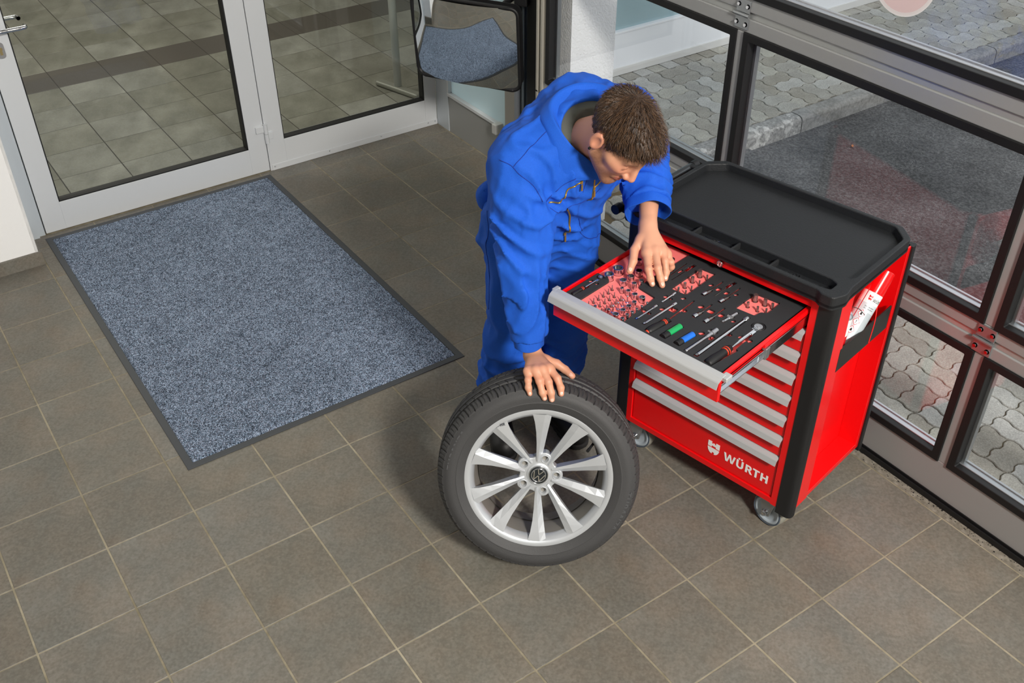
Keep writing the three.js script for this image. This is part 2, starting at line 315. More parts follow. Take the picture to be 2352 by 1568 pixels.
for (let i = 0; i < rails.length - 1; i++) {
  const y0 = rails[i][1], y1 = rails[i + 1][0];
  mull.forEach((zc, k) => {
    const w = k === 0 ? 0.03 : 0.019;
    if (k === 0) mesh('end_stile', [rspan(XG, XG + 0.04, y0, y1, Z0, zc + 0.018, 0.002), rspan(XG - 0.012, XG, y0 - 0.06, y1 + 0.06, Z0 + 0.004, Z0 + 0.02, 0.002), rspan(XG - 0.012, XG, y0 - 0.06, y1 + 0.06, Z0 + 0.036, Z0 + 0.052, 0.002)], aluCream, gate);
    else mesh('mullion', [rspan(XG, XG + 0.04, y0, y1, zc - w, zc + w, 0.003)], aluRail, gate);
    if (k === mull.length - 1) return;
    const a = zc + w, b = mull[k + 1] - 0.019, g = 0.024;
    const fr = new THREE.Shape(); fr.moveTo(a, y0); fr.lineTo(b, y0); fr.lineTo(b, y1); fr.lineTo(a, y1); fr.closePath();
    const ho = roundPoly([[a + g, y0 + g], [b - g, y0 + g], [b - g, y1 - g], [a + g, y1 - g]], 0.006); fr.holes.push(new THREE.Path(ho.getPoints(4)));
    const gg = extrude(fr, 0.04, { bevelEnabled: true, bevelSize: 0.002, bevelThickness: 0.003, bevelSegments: 2 });
    gg.rotateY(-Math.PI / 2); gg.translate(XG + 0.036, 0, 0);                // shape x -> z
    mesh('gasket', gg, rubber, gate);
    mesh('glazing_bead', [rspan(XG + 0.018, XG + 0.05, y0 + g - 0.004, y0 + g + 0.005, a + g, b - g, 0.002), span(XG + 0.03, XG + 0.05, y0 + g, y1 - g, a + g - 0.001, a + g + 0.012), rspan(XG + 0.04, XG + 0.05, y0 + g, y0 + g + 0.009, a + g, b - g, 0.002)], k % 2 ? satin : zinc, gate);
    mesh('pane', span(XG + 0.02, XG + 0.026, y0 + g - 0.006, y1 - g + 0.006, a + g - 0.006, b - g + 0.006), glass, gate);
  });
}
for (const i of [1, 2, 3]) for (const z of [mull[1], mull[2], mull[3]]) {   // hinge plates between the sections
  const h = sub('hinge', gate), ym = (rails[i][0] + rails[i][1]) / 2;
  mesh('plate', [rspan(XG - 0.005, XG, ym + 0.006, ym + 0.05, z - 0.032, z + 0.032, 0.0015), rspan(XG - 0.005, XG, ym - 0.05, ym - 0.006, z - 0.032, z + 0.032, 0.0015)], zinc, h);
  mesh('knuckle', rod(V3(XG - 0.009, ym, z - 0.036), V3(XG - 0.009, ym, z + 0.036), 0.0065, 0.0065, 14), zinc, h);
  for (const [dy, dz] of [[0.032, -0.02], [0.03, 0.022], [-0.03, -0.022], [-0.032, 0.02]]) mesh('bolt', [rod(V3(XG - 0.011, ym + dy, z + dz), V3(XG - 0.005, ym + dy, z + dz), 0.0062, 0.0062, 6), rod(V3(XG - 0.005, ym + dy, z + dz), V3(XG - 0.0042, ym + dy, z + dz), 0.0085, 0.0085, 14)], chrome, h);
}
{ // perforated angle and catch at the foot of the end stile
  const c = sub('corner_bracket', gate);
  mesh('plate', rspan(XG - 0.014, XG - 0.01, 0.05, 0.2, -0.962, -0.915, 0.001), zinc, c);
  for (const y of [0.07, 0.115, 0.165]) mesh('bolt', rod(V3(XG - 0.022, y, -0.94), V3(XG - 0.012, y, -0.94), 0.007, 0.007, 6), zinc, c);
}
{ const d = new THREE.CylinderGeometry(0.108, 0.108, 0.0008, 48).rotateZ(Math.PI / 2); const r = new THREE.RingGeometry(0.1, 0.112, 48).rotateY(-Math.PI / 2);
  const st = thing('window_sticker', 'pale round sticker on the glass at the top edge', 'sticker', [XG + 0.0192, 1.648, 0.836]);
  mesh('disc', d, pmat(0xf1dcdc, { roughness: 0.7, transmission: 0.35, thickness: 0 }), st); mesh('rim', at(r, -0.0006, 0, 0), pmat(0xf6f2f2, { roughness: 0.7, side: THREE.DoubleSide, transmission: 0.3, thickness: 0 }), st); }

// ---------------------------------------------------------------- outside: pavers, kerb, road, facade
const paverTex = texture(512, (u, v) => { const f = fbm(u, v, 96, 3, 21), a = fbm(u, v, 6, 3, 22), s = hash2((u * 512) | 0, (v * 512) | 0, 5), k = (f - 0.5) * 52 + (a - 0.5) * 26 + (s > 0.985 ? 34 : s < 0.02 ? -40 : 0); return [172 + k, 172 + k, 168 + k]; }, true, 1 / 0.4);
const paverBump = grey(256, (u, v) => fbm(u, v, 64, 3, 23), 1 / 0.3);
const paverMats = [0xffffff, 0xf3f1ec, 0xe8e6e2, 0xdedad2, 0xf8f6ee].map((c) => mat(c, { map: paverTex, roughness: 0.95, bumpMap: paverBump, bumpScale: 0.0015 }));
const jointMat = mat(0x6a5c44, { roughness: 1 });
const wave = (t, A) => { const p = ((t % 1) + 1) % 1, s = Math.sin(p * Math.PI * 2); return A * clamp(s * 1.7, -1, 1); };
// one stone of w x d in a basket weave: every edge follows the same wave so that neighbours interlock
function paver(w, d, unit, A, gap) {
  const N = 8, pts = [], nx = Math.round(w / unit[0]) || 1, nz = Math.round(d / unit[1]) || 1;
  for (let i = 0; i < N * nx; i++) pts.push([lerp(-w / 2, w / 2, i / (N * nx)), -d / 2 + wave(i / N, A)]);
  for (let i = 0; i < N * nz; i++) pts.push([w / 2 + wave(i / N, A), lerp(-d / 2, d / 2, i / (N * nz))]);
  for (let i = 0; i < N * nx; i++) pts.push([lerp(w / 2, -w / 2, i / (N * nx)), d / 2 + wave(nx - i / N, A)]);
  for (let i = 0; i < N * nz; i++) pts.push([-w / 2 + wave(nz - i / N, A), lerp(d / 2, -d / 2, i / (N * nz))]);
  const c = pts.map(([x, z]) => { const l = Math.hypot(x, z); return [x * (1 - gap / w), -z * (1 - gap / d)]; }).reverse();
  return at(extrude(poly(c), 0.03, { bevelEnabled: true, bevelSize: 0.0025, bevelThickness: 0.003, bevelSegments: 1, bevelOffset: -0.0025 }).rotateX(-Math.PI / 2), 0, -0.033, 0);
}
function weave(parent, x0, x1, z0, z1, ux, uz, y, parity, clipTest) {
  const A = Math.min(ux, uz) * 0.036, gap = 0.0055, unit = [ux / 2, uz / 2];
  const gx = Array.from({ length: 3 }, (_, i) => boxUV(paver(ux, uz / 2, unit, A, gap), 1, i * 0.31, i * 0.17)), gz = Array.from({ length: 3 }, (_, i) => boxUV(paver(ux / 2, uz, unit, A, gap), 1, i * 0.41, i * 0.23));
  let i = 0;
  for (let x = x0, a = 0; x < x1 - 1e-6; x += ux, a++) for (let z = z0, b = 0; z < z1 - 1e-6; z += uz, b++) {
    if (clipTest && !clipTest(x + ux / 2, z + uz / 2)) continue;
    for (const s of [-1, 1]) {
      const alongX = (a + b + parity) % 2 === 0;
      const m = mesh('paving_stone', (alongX ? gx : gz)[i++ % 3], paverMats[(rnd() * 5) | 0], parent);
      m.position.set(x + ux / 2 + (alongX ? 0 : s * ux / 4), y + rr(-0.0015, 0.0015), z + uz / 2 + (alongX ? s * uz / 4 : 0));
    }
  }
}
const yard = struct('pavement', 'wavy grey paving stones just outside the gate', 'paving');
mesh('joint_sand', span(1.9, 2.93, -0.12, -0.06, -1.2, 3.0), jointMat, yard);
weave(yard, 1.905, 2.92, -0.99, 2.3, 0.1675, 0.205, -0.05, 1, (x, z) => x > 2.2 || z > -0.84);
const walk = struct('pavement_001', 'wavy grey paving stones behind the kerb', 'paving');
mesh('joint_sand', span(2.2, 7.6, -0.1, -0.012, -2.2, -1.1), mat(0x55544f, { roughness: 1 }), walk);
weave(walk, 2.235, 7.2, -2.065, -1.2, 0.229, 0.232, 0, 0);
{ // cut stones along the facade and along the kerb
  for (let x = 2.235; x < 7.1; x += 0.229 / 2) {
    const a = mesh('cut_stone', boxUV(rspan(x + 0.003, x + 0.229 / 2 - 0.003, -0.03, 0, -2.168, -2.072, 0.003, 1)), paverMats[(rnd() * 5) | 0], walk); a.position.y = rr(-0.002, 0.001);
  }
}
const kerb = struct('kerb', 'row of concrete kerb stones beside the road', 'kerb');
const kerbMat = mat(0xffffff, { roughness: 0.95, bumpMap: paverBump, bumpScale: 0.002, map: texture(512, (u, v) => { const k = (fbm(u, v, 40, 4, 44) - 0.5) * 50 + (fbm(u, v, 5, 3, 45) - 0.5) * 40; return [134 + k, 134 + k, 132 + k]; }, true, 1 / 0.5) });
const kerbLime = mat(0xffffff, { roughness: 0.95, bumpMap: paverBump, bumpScale: 0.002, map: texture(512, (u, v) => { const e = fbm(u, v, 12, 4, 47), k = (fbm(u, v, 40, 4, 44) - 0.5) * 80, w = sstep(0.5, 0.6, e) * 40; return [142 + k + w, 142 + k + w, 140 + k + w]; }, true, 1 / 0.5) });
for (let i = 0, x = 1.95; x < 7.5; i++, x += 0.965) {
  const s = new THREE.Shape(); s.moveTo(-1.128, -0.25); s.lineTo(-1.128, 0); s.lineTo(-1.065, 0); s.quadraticCurveTo(-1.04, -0.003, -1.032, -0.025); s.lineTo(-1.022, -0.25); s.closePath();
  const g = extrude(s, 0.955).rotateY(Math.PI / 2); g.scale(1, 1, -1); // shape x -> z
  const p = g.attributes.position, n = g.clone(); for (let k = 0; k < p.count; k += 3) for (const a of ['position', 'normal', 'uv']) { const t = g.attributes[a], sz = t.itemSize; for (let c = 0; c < sz; c++) { const A = t.array, i1 = (k + 1) * sz + c, i2 = (k + 2) * sz + c, tmp = A[i1]; A[i1] = A[i2]; A[i2] = tmp; } }
  g.computeVertexNormals(); g.translate(x, 0, 0);
  mesh('kerb_stone', boxUV(g), i === 1 ? kerbLime : kerbMat, kerb);
}
const road = struct('road', 'dark asphalt road with pale grit outside the gate', 'road', boxUV(span(2.9, 12, -0.3, -0.1, -1.12, 9)), mat(0xffffff, {
  roughness: 0.9, bumpMap: grey(512, (u, v) => fbm(u, v, 110, 3, 61), 1 / 0.9), bumpScale: 0.004,
  map: texture(1024, (u, v, x, y) => { const a = fbm(u, v, 6, 4, 51), f = fbm(u, v, 170, 2, 52), g = hash2(x, y, 53), w = sstep(0.52, 0.7, fbm(u, v, 9, 4, 54)), k = (a - 0.5) * 44 + (f - 0.5) * 60; const s = g > 0.994 - w * 0.03 ? 80 + w * 40 : 0; return [84 + k + s, 84 + k + s, 85 + k + s]; }, true, 1 / 1.6),
}));
struct('road_001', 'dark asphalt beyond the paving stones', 'road', boxUV(span(2.9, 3.4, -0.3, -0.06, -1.0, 3)), road.material).visible = true;
{ // dry leaves
  const lg = extrude(roundPoly([[-0.02, 0], [-0.004, 0.009], [0.02, 0.001], [-0.002, -0.008]], 0.006), 0.0012).rotateX(-Math.PI / 2);
  for (const [x, y, z, r, l] of [[3.98, -0.093, -0.72, 0.6, 'small orange dry leaf lying on the asphalt road'], [2.05, -0.043, 1.5, 2.0, 'brown dry leaf on the paving stones outside the gate']]) {
    const m = single('dry_leaf', l, 'leaf', lg.clone().rotateX(0.25), mat(0xb9764a, { roughness: 0.8, side: THREE.DoubleSide }), 'dry leaves outside'); m.position.set(x, y, z); m.rotation.y = r;
  }
}
const facade = struct('wall_outside', 'white panelled facade with a bluish shop window outside', 'wall');
mesh('base_panel', [span(2.2, 9.5, 0.05, 0.285, -2.26, -2.175)], whitePanel, facade);
mesh('skirting', rspan(2.2, 9.5, 0, 0.052, -2.26, -2.165, 0.003), mat(0xcfd0cf, { roughness: 0.7 }), facade);
mesh('sill', rspan(2.2, 9.5, 0.276, 0.29, -2.26, -2.17, 0.002), whitePanel, facade);
mesh('pane', span(2.2, 9.5, 0.285, 2.6, -2.215, -2.205), pmat(0xa8c4cc, { roughness: 0.06, transmission: 0.25, thickness: 0 }), facade);
mesh('blind', span(2.2, 9.5, 0.2, 2.6, -2.42, -2.40), mat(0xbfd0d4, { roughness: 0.9 }), facade);
for (const x of [3.3, 4.87, 6.6]) mesh('panel_post', rspan(x - 0.03, x + 0.03, 0.05, 2.6, -2.26, -2.168, 0.002), whitePanel, facade);
mesh('lintel', span(2.2, 9.5, 2.6, 4.0, -2.5, -2.17), stucco, facade);

// ---------------------------------------------------------------- lobby behind the glass doors
const lobby = struct('floor_001', 'pale olive lobby tiles with a dark stripe behind the glass door', 'floor');
mesh('grout_bed', span(-2.6, 4.2, -0.2, -0.0015, -7.6, -2.26), mat(0x4a4740, { roughness: 0.9 }), lobby);
const lobTex = texture(1024, (u, v) => { const a = fbm(u, v, 6, 5, 71), w = fbm(u + v * 0.4, v * 0.4, 14, 4, 72), f = fbm(u, v, 150, 2, 73), k = (a - 0.5) * 46 + (w - 0.5) * 34 + (f - 0.5) * 16; return [148 + k, 148 + k, 140 + k]; }, true, 1 / 1.1);
const lobMats = [0xffffff, 0xf3f2ee, 0xe9e8e2].map((c) => pmat(c, { map: lobTex, roughness: 0.32, specularIntensity: 0.6 }));
const lobDark = pmat(0x5d5853, { roughness: 0.35 });
for (let r = 0, z = -2.79 + 0.32; r < 16; r++, z -= 0.32) for (let c = -5, x = -0.01 - 5 * 0.3325; c < 10; c++, x += 0.3325) {
  const zf = r === 0 ? -2.262 : z, z0 = r === 0 ? -2.79 + 0.32 : z;
  const dk = r === 6;
  if (r === 0) { mesh('tile', tileGeo(0.327, 0.205, rnd(), rnd()), lobMats[0], lobby).position.set(x + 0.166, 0, -2.365); continue; }
  mesh('tile', tileGeo(0.327, 0.315, rnd(), rnd()), dk ? lobDark : lobMats[(rnd() * 3) | 0], lobby).position.set(x + 0.166, rr(-0.0003, 0.0003), z + 0.16);
}
struct('wall_lobby', 'pale lobby walls behind the glass door', 'wall', merge([span(-2.8, -2.6, 0, 3.0, -7.8, -2.34), span(4.2, 4.4, 0, 3.0, -7.8, -2.5), span(-2.6, 4.2, 0, 3.0, -7.8, -7.6), span(2.25, 4.4, 0, 3.0, -2.6, -2.45)]), mat(0xcfcdc2, { roughness: 0.9 }));
struct('ceiling_001', 'unseen grey lobby ceiling', 'ceiling', span(-2.8, 4.4, 3.0, 3.15, -7.8, -2.34), ceilMat);
const pole = thing('banner_stand', 'grey round pole on a flat foot behind the glass side light', 'stand', [2.07, 0, -2.78]);
mesh('pole', rod(V3(0.01, 0.03, 0), V3(0.01, 2.0, 0), 0.024, 0.024, 24), mat(0xb5b8b4, { roughness: 0.35, metalness: 0.4 }), pole);
mesh('foot', [rspan(-0.03, 0.03, 0.002, 0.034, -0.17, 0.2, 0.014, 3).rotateY(0.28)], mat(0xa5a69c, { roughness: 0.4, metalness: 0.3 }), pole);

// ---------------------------------------------------------------- lamps, all out of view
function panelLamp(name, label, x, y, z, w, d, power, color = 0xffffff) {
  const t = thing(name, label, 'ceiling light', [x, y, z], 0);
  mesh('frame', [span(-w / 2 - 0.02, w / 2 + 0.02, -0.03, 0, -d / 2 - 0.02, -d / 2), span(-w / 2 - 0.02, w / 2 + 0.02, -0.03, 0, d / 2, d / 2 + 0.02), span(-w / 2 - 0.02, -w / 2, -0.03, 0, -d / 2, d / 2), span(w / 2, w / 2 + 0.02, -0.03, 0, -d / 2, d / 2)], whitePanel, t);
  mesh('diffuser', span(-w / 2, w / 2, -0.02, -0.01, -d / 2, d / 2), mat(0xffffff, { emissive: color, emissiveIntensity: 1.5 }), t);
  const l = new THREE.RectAreaLight(color, power, w, d); l.name = 'unseen_lamp_light'; l.position.set(0, -0.034, 0); l.rotation.x = -Math.PI / 2; t.add(l);
}
CEIL.forEach(([x, z, w, d, p], i) => panelLamp('unseen_ceiling_light', ['added ceiling fill panel nearest the front wall', 'added ceiling fill panel above the camera', 'added ceiling fill panel near the glass door'][i], x, CEILING_Y, z, w, d, p));  // added fill panels, weak overall light for the workshop
panelLamp('unseen_ceiling_light', 'unseen lobby ceiling panel lighting the floor behind the glass door', 0.8, 3.0, -3.6, 1.8, 1.2, 4.6, 0xfdf9f0);  // out of view, placed to light the lobby floor
panelLamp('unseen_ceiling_light', 'unseen lobby ceiling panel lighting the deep end of the lobby', 0.8, 3.0, -6.0, 1.8, 1.2, 2.2, 0xfdf9f0);  // out of view, lights the far part of the lobby
{ // unseen softbox on a stand, right of the camera, lighting the whole scene
  const [x, y, z] = KEY.pos, s = KEY.size;
  const t = thing('unseen_softbox_lamp', 'unseen square softbox lamp on a tripod stand, lighting man and trolley', 'unseen studio lamp', [x, 0, z]);
  const head = sub('head', t); head.position.set(0, y, 0); head.up.set(0, 1, 0); head.lookAt(V3(...KEY.aim)); t.updateMatrixWorld(true); head.lookAt(V3(...KEY.aim));
  mesh('diffuser', bx(s, s, 0.004), mat(0xffffff, { emissive: 0xffffff, emissiveIntensity: 2.5 }), head);
  const c = new THREE.CylinderGeometry(s * 0.72, 0.09, 0.34, 4, 1, true).rotateY(Math.PI / 4).rotateX(Math.PI / 2); c.translate(0, 0, -0.172);
  mesh('shroud', c, mat(0x101010, { side: THREE.DoubleSide, roughness: 0.8 }), head);
  mesh('flash_unit', rod(V3(0, 0, -0.34), V3(0, 0, -0.56), 0.062, 0.062, 20), mat(0x1a1a1c), head);
  const l = new THREE.RectAreaLight(0xfffaf2, KEY.power, s, s); l.name = 'unseen_softbox_light'; l.position.set(0, 0, 0.004); l.rotation.y = Math.PI; head.add(l);
  const back = V3(0, 0, -0.45).applyQuaternion(head.quaternion);
  mesh('pole', rod(V3(back.x, 0.25, back.z), V3(back.x, y + back.y, back.z), 0.015), mat(0x151517), t);
  for (let i = 0; i < 3; i++) mesh('leg', rod(V3(back.x, 0.6, back.z), V3(back.x + Math.sin(i * 2.094) * 0.45, 0.012, back.z + Math.cos(i * 2.094) * 0.45), 0.011), mat(0x151517), t);
}

// ---------------------------------------------------------------- floor mat
{
  const x0 = -0.245, x1 = 0.942, z0 = -2.178, z1 = -0.205;
  const matThing = thing('floor_mat', 'large blue grey speckled entrance mat with black rubber border', 'floor mat', [(x0 + x1) / 2, 0, (z0 + z1) / 2]);
  const w = (x1 - x0) / 2, d = (z1 - z0) / 2, b = 0.028;
  const ring = poly([[-w, -d], [w, -d], [w, d], [-w, d]]); ring.holes.push(poly([[-w + b, -d + b], [-w + b, d - b], [w - b, d - b], [w - b, -d + b]]));
  mesh('rubber_border', slab(ring, 0.0006, 0.0032, { bevelEnabled: true, bevelSize: 0.003, bevelThickness: 0.001, bevelSegments: 2, bevelOffset: -0.003 }), mat(0x3b3e42, { roughness: 0.55 }), matThing);
  const pileTex = texture(2048, (u, v, x, y) => {
    const a = hash2(x >> 1, y >> 1, 91), f = vnoise(u * 700, v * 700, 700, 92), c = vnoise(u * 420, v * 420, 420, 93), L = fbm(u, v, 7, 3, 94), m = fbm(u, v, 60, 2, 97);
    const g = clamp((f - 0.5) * 1.5 + (a - 0.5) * 0.75 + (c - 0.5) * 0.8 + (L - 0.5) * 0.16 + (m - 0.5) * 0.3 + 0.5, 0, 1);
    const s = hash2(x >> 2, y >> 2, 95), t = s > 0.93 ? 14 : s < 0.06 ? -12 : 0;
    return [32 + g * 132 + t, 42 + g * 138, 56 + g * 148 - t * 0.3];
  }, true, 1 / 1.4);
  const pileBump = grey(1024, (u, v, x, y) => vnoise(u * 360, v * 360, 360, 96) * 0.7 + hash2(x, y, 98) * 0.3, 1 / 0.7);
  // pile: a fine grid whose surface and edge are uneven
  const nx = 220, nz = 360, g = new THREE.PlaneGeometry(2 * (w - b + 0.001), 2 * (d - b + 0.001), nx, nz).rotateX(-Math.PI / 2), p = g.attributes.position;
  for (let i = 0; i < p.count; i++) {
    const x = p.getX(i), z = p.getZ(i), edge = Math.min(w - b - Math.abs(x), d - b - Math.abs(z));
    p.setY(i, 0.0075 * sstep(-0.002, 0.007, edge) + (hash2(i, 3, 5) - 0.5) * 0.0016);
    if (edge < 0.004) { p.setX(i, x + (hash2(i, 7, 1) - 0.5) * 0.004); p.setZ(i, z + (hash2(i, 9, 2) - 0.5) * 0.004); }
  }
  g.computeVertexNormals();
  mesh('pile', boxUV(g), mat(0xffffff, { map: pileTex, bumpMap: pileBump, bumpScale: 0.002, roughness: 1 }), matThing);
}

// ---------------------------------------------------------------- tool trolley: local x = along the front, y = up, z = -(depth)
const TO = [1.138, 0, 0.617], TT = THREE.MathUtils.degToRad(11.5) - Math.PI / 2;
const red = pmat(0xe4060c, { roughness: 0.34, clearcoat: 0.25, clearcoatRoughness: 0.2 });
const lip = mat(0xb8babc, { roughness: 0.42, metalness: 0.25 });
const blackPlastic = mat(0x17181a, { roughness: 0.5 });
const trayMat = mat(0x1b1d20, { roughness: 0.52, bumpMap: grey(512, (u, v) => fbm(u, v, 120, 2, 33), 1 / 0.25), bumpScale: 0.0006 });
const gripVoid = mat(0x050505);
const whitePrint = mat(0xf1f1f1, { roughness: 0.5 });
const trolley = thing('tool_trolley', 'red tool trolley with black tray top and grey drawer grips', 'tool trolley', TO, TT);
const sp = (u0, u1, y0, y1, v0, v1) => span(u0, u1, y0, y1, -v0, -v1);
const rs = (u0, u1, y0, y1, v0, v1, r = 0.002) => rspan(u0, u1, y0, y1, -v0, -v1, r, 2);
const HB = 0.135, HM = 0.957, UR = 0.66, VB = 0.455;
{
  const body = sub('cabinet', trolley);
  mesh('back_panel', sp(-0.06, 0.655, HB, HM, VB - 0.008, VB), red, body);
  mesh('side_panel', sp(-0.068, -0.06, HB, HM, 0.04, VB), red, body);
  mesh('inner_wall', sp(0.5875, 0.591, HB, HM, 0.02, VB - 0.01), red, body);
  mesh('base_plate', sp(-0.06, 0.655, HB, HB + 0.012, 0.004, VB), red, body);
  mesh('top_plate', sp(-0.06, 0.655, HM - 0.01, HM, 0.004, VB), red, body);
  mesh('front_post', rs(-0.022, 0.0, HB, HM, 0, 0.025), red, body);
  mesh('front_post', rs(0.587, 0.612, HB - 0.004, HM, 0, 0.025), red, body);
  mesh('bottom_rail', rs(-0.004, 0.589, HB, 0.158, 0.0, 0.02), red, body);
  mesh('top_rail', rs(0.0, 0.588, 0.922, HM, 0.002, 0.02), red, body);
  // right side with its deep open pocket
  mesh('side_strip', rs(UR - 0.012, UR, HB - 0.006, HM, 0.03, 0.112), red, body);
  mesh('pocket_cheek', rs(0.591, UR - 0.003, HB + 0.012, HM - 0.01, 0.108, 0.113, 0.001), red, body);
  mesh('pocket_floor', rs(0.591, UR - 0.001, HB - 0.002, HB + 0.018, 0.106, 0.44, 0.0015), red, body);
  mesh('rear_strip', rs(0.591, UR, HB - 0.002, HM, 0.432, 0.45, 0.0015), red, body);
  for (const [v, y] of [[0.20, 0.64], [0.235, 0.66], [0.20, 0.60], [0.235, 0.62], [0.19, 0.86], [0.19, 0.89]]) mesh('punched_hole', rod(V3(0.59, y, -v), V3(0.5917, y, -v), 0.0048, 0.0048, 10), gripVoid, body);
  const pillar = (pts, y0, y1) => slab(roundPoly(pts.map(([a, b]) => [a, b]), [0.001, 0.03, 0.02, 0.001, 0.001].slice(0, pts.length)), y0, y1, { curveSegments: 10 });
  mesh('corner_profile', pillar([[0.611, 0.0], [0.611, -0.002], [0.667, -0.002], [0.667, 0.042], [0.611, 0.042]].map(([a, b], i) => [a, b]).filter((_, i) => i !== 0), 0.112, HM), blackPlastic, trolley);
  mesh('corner_profile', slab(roundPoly([[-0.021, -0.002], [-0.021, 0.045], [-0.077, 0.045], [-0.077, -0.002]], [0.001, 0.002, 0.018, 0.034]), 0.112, HM, { curveSegments: 10 }), blackPlastic, trolley);
  mesh('corner_profile', slab(roundPoly([[0.645, 0.45], [0.668, 0.448], [0.668, 0.474], [0.645, 0.474]], [0.001, 0.004, 0.01, 0.001]), 0.118, HM, { curveSegments: 6 }), blackPlastic, trolley);
  mesh('corner_profile', slab(roundPoly([[-0.077, 0.43], [-0.03, 0.43], [-0.03, 0.474], [-0.077, 0.474]], [0.004, 0.001, 0.004, 0.02]), 0.118, HM, { curveSegments: 6 }), blackPlastic, trolley);
}
{ // top tray
  const tray = sub('tray_top', trolley), c = 0.05;
  const out = [[-0.079, 0.0], [-0.079, 0.472 - c], [-0.079 + c, 0.472], [0.664 - c, 0.472], [0.664, 0.472 - c], [0.668, 0.06], [0.676, 0.022], [0.658, -0.024], [0.618, -0.024], [0.604, -0.012], [-0.02, -0.012], [-0.034, -0.024], [-0.07, -0.024], [-0.085, -0.01]].reverse();
  const inn = [[-0.062, 0.072], [-0.062, 0.455 - c], [-0.062 + c, 0.455], [0.647 - c, 0.455], [0.647, 0.455 - c], [0.649, 0.11], [0.612, 0.072]].reverse();
  const pock = [[-0.05, 0.006], [-0.05, 0.062], [0.602, 0.062], [0.628, 0.05], [0.628, 0.012], [0.6, 0.006]].reverse();
  const rim = roundPoly(out, 0.012); rim.holes.push(new THREE.Path(roundPoly(inn, 0.012).getPoints(6)), new THREE.Path(roundPoly(pock, 0.008).getPoints(6)));
  mesh('rim', slab(rim, HM + 0.004, 0.994, { bevelEnabled: true, bevelSize: 0.004, bevelThickness: 0.0035, bevelSegments: 3, bevelOffset: -0.004, curveSegments: 6 }), trayMat, tray);
  mesh('tray_floor', boxUV(slab(roundPoly(inn.map(([a, b]) => [a, b]), 0.01), HM, 0.972)), trayMat, tray);
  mesh('pocket_floor', boxUV(slab(roundPoly(pock, 0.006), HM, 0.966)), trayMat, tray);
  mesh('apron', slab(roundPoly(out, 0.012), HM - 0.002, HM + 0.012), trayMat, tray);
  for (const u of [0.157, 0.297, 0.43]) mesh('divider', rs(u - 0.004, u + 0.004, HM, 0.988, 0.004, 0.066, 0.003), trayMat, tray);
  const t = lettering('WÜRTH', 0.029, 0.007); t.rotateX(-Math.PI / 2); t.scale(1.15, 1, 1); const bb = t.boundingBox; t.translate(0.45, 0.966, -0.016);
  mesh('embossed_lettering', t, trayMat, tray);
}
{ // push handle on the left side
  const h = sub('push_handle', trolley);
  mesh('bar', rod(V3(-0.118, 0.972, 0.0), V3(-0.118, 0.972, -0.40), 0.0135, 0.0135, 20), mat(0x55585c, { roughness: 0.25, metalness: 0.7 }), h);
  for (const v of [-0.006, 0.41]) mesh('end_cap', rod(V3(-0.118, 0.972, -v + 0.013), V3(-0.118, 0.972, -v - 0.012), 0.0165, 0.0165, 20), blackPlastic, h);
  for (const v of [0.018, 0.385]) mesh('bracket', rs(-0.118, -0.07, 0.955, 0.985, v - 0.012, v + 0.012, 0.004), blackPlastic, h);
}
// grip profile of a drawer in (depth outwards, height): swept along the front
function gripGeo(u0, u1, yTop, v) {
  const s = new THREE.Shape(); s.moveTo(0.004, 0); s.lineTo(-0.001, -0.001); s.lineTo(-0.0105, -0.0065); s.quadraticCurveTo(-0.0125, -0.0075, -0.0145, -0.011); s.lineTo(-0.0205, -0.0285); s.lineTo(-0.0185, -0.0295); s.lineTo(-0.0125, -0.0125); s.lineTo(0.004, -0.005); s.closePath();
  const g = extrude(s, u1 - u0, { curveSegments: 6 }); g.rotateY(Math.PI / 2); // shape x -> -z, depth -> x
  // rotateY(90): (x,y,z)->(z,y,-x): outwards (-x) becomes +z, the front side
  g.translate(u0, yTop, -v); return g;
}
const drawerY = [[0.159, 0.336]]; for (let k = 0; k < 6; k++) drawerY.push([0.338 + k * 0.0835, 0.4195 + k * 0.0835]);
drawerY.forEach(([y0, y1]) => {
  const d = sub('drawer', trolley);
  mesh('front', rs(0.003, 0.584, y0, y1 - 0.001, 0.006, 0.02, 0.0015), red, d);
  mesh('grip', gripGeo(0.003, 0.585, y1, 0.006), lip, d);
});
mesh('drawer_shade_block', sp(-0.05, 0.584, HB + 0.012, HM - 0.012, 0.4, 0.44), mat(0x1a0303), trolley);  // near-black block, its colour stands in for the shade inside the cabinet
{ // print on the bottom drawer
  const lg = sub('logo', trolley), zf = -0.0052;
  const em = [];
  const up = poly([[0, 0.0135], [0.0, 0.036], [0.0145, 0.036], [0.0145, 0.0275], [0.0195, 0.0275], [0.0195, 0.031], [0.026, 0.031], [0.026, 0.0275], [0.031, 0.0275], [0.031, 0.036], [0.046, 0.036], [0.046, 0.0135], [0.0315, 0.0135], [0.0315, 0.019], [0.0145, 0.019], [0.0145, 0.0135]]);
  em.push(extrude(up, 0.0008));
  const lo = new THREE.Shape(); lo.moveTo(0.0, 0.009); lo.lineTo(0.046, 0.009); lo.quadraticCurveTo(0.044, -0.01, 0.031, -0.015); lo.lineTo(0.0275, -0.0155); lo.lineTo(0.0275, -0.008); lo.lineTo(0.0185, -0.008); lo.lineTo(0.0185, -0.0155); lo.lineTo(0.015, -0.015); lo.quadraticCurveTo(0.002, -0.01, 0.0, 0.009);
  em.push(extrude(lo, 0.0008, { curveSegments: 10 }));
  const e = merge(em); e.translate(0.325, 0.213, zf); mesh('emblem', e, whitePrint, lg);
  const t = lettering('WÜRTH', 0.0335, 0.0008), b = t.boundingBox, w = b.max.x - b.min.x; t.scale(0.172 / w, 1, 1); t.translate(0.39, 0.201, zf); mesh('lettering', t, whitePrint, lg);
}
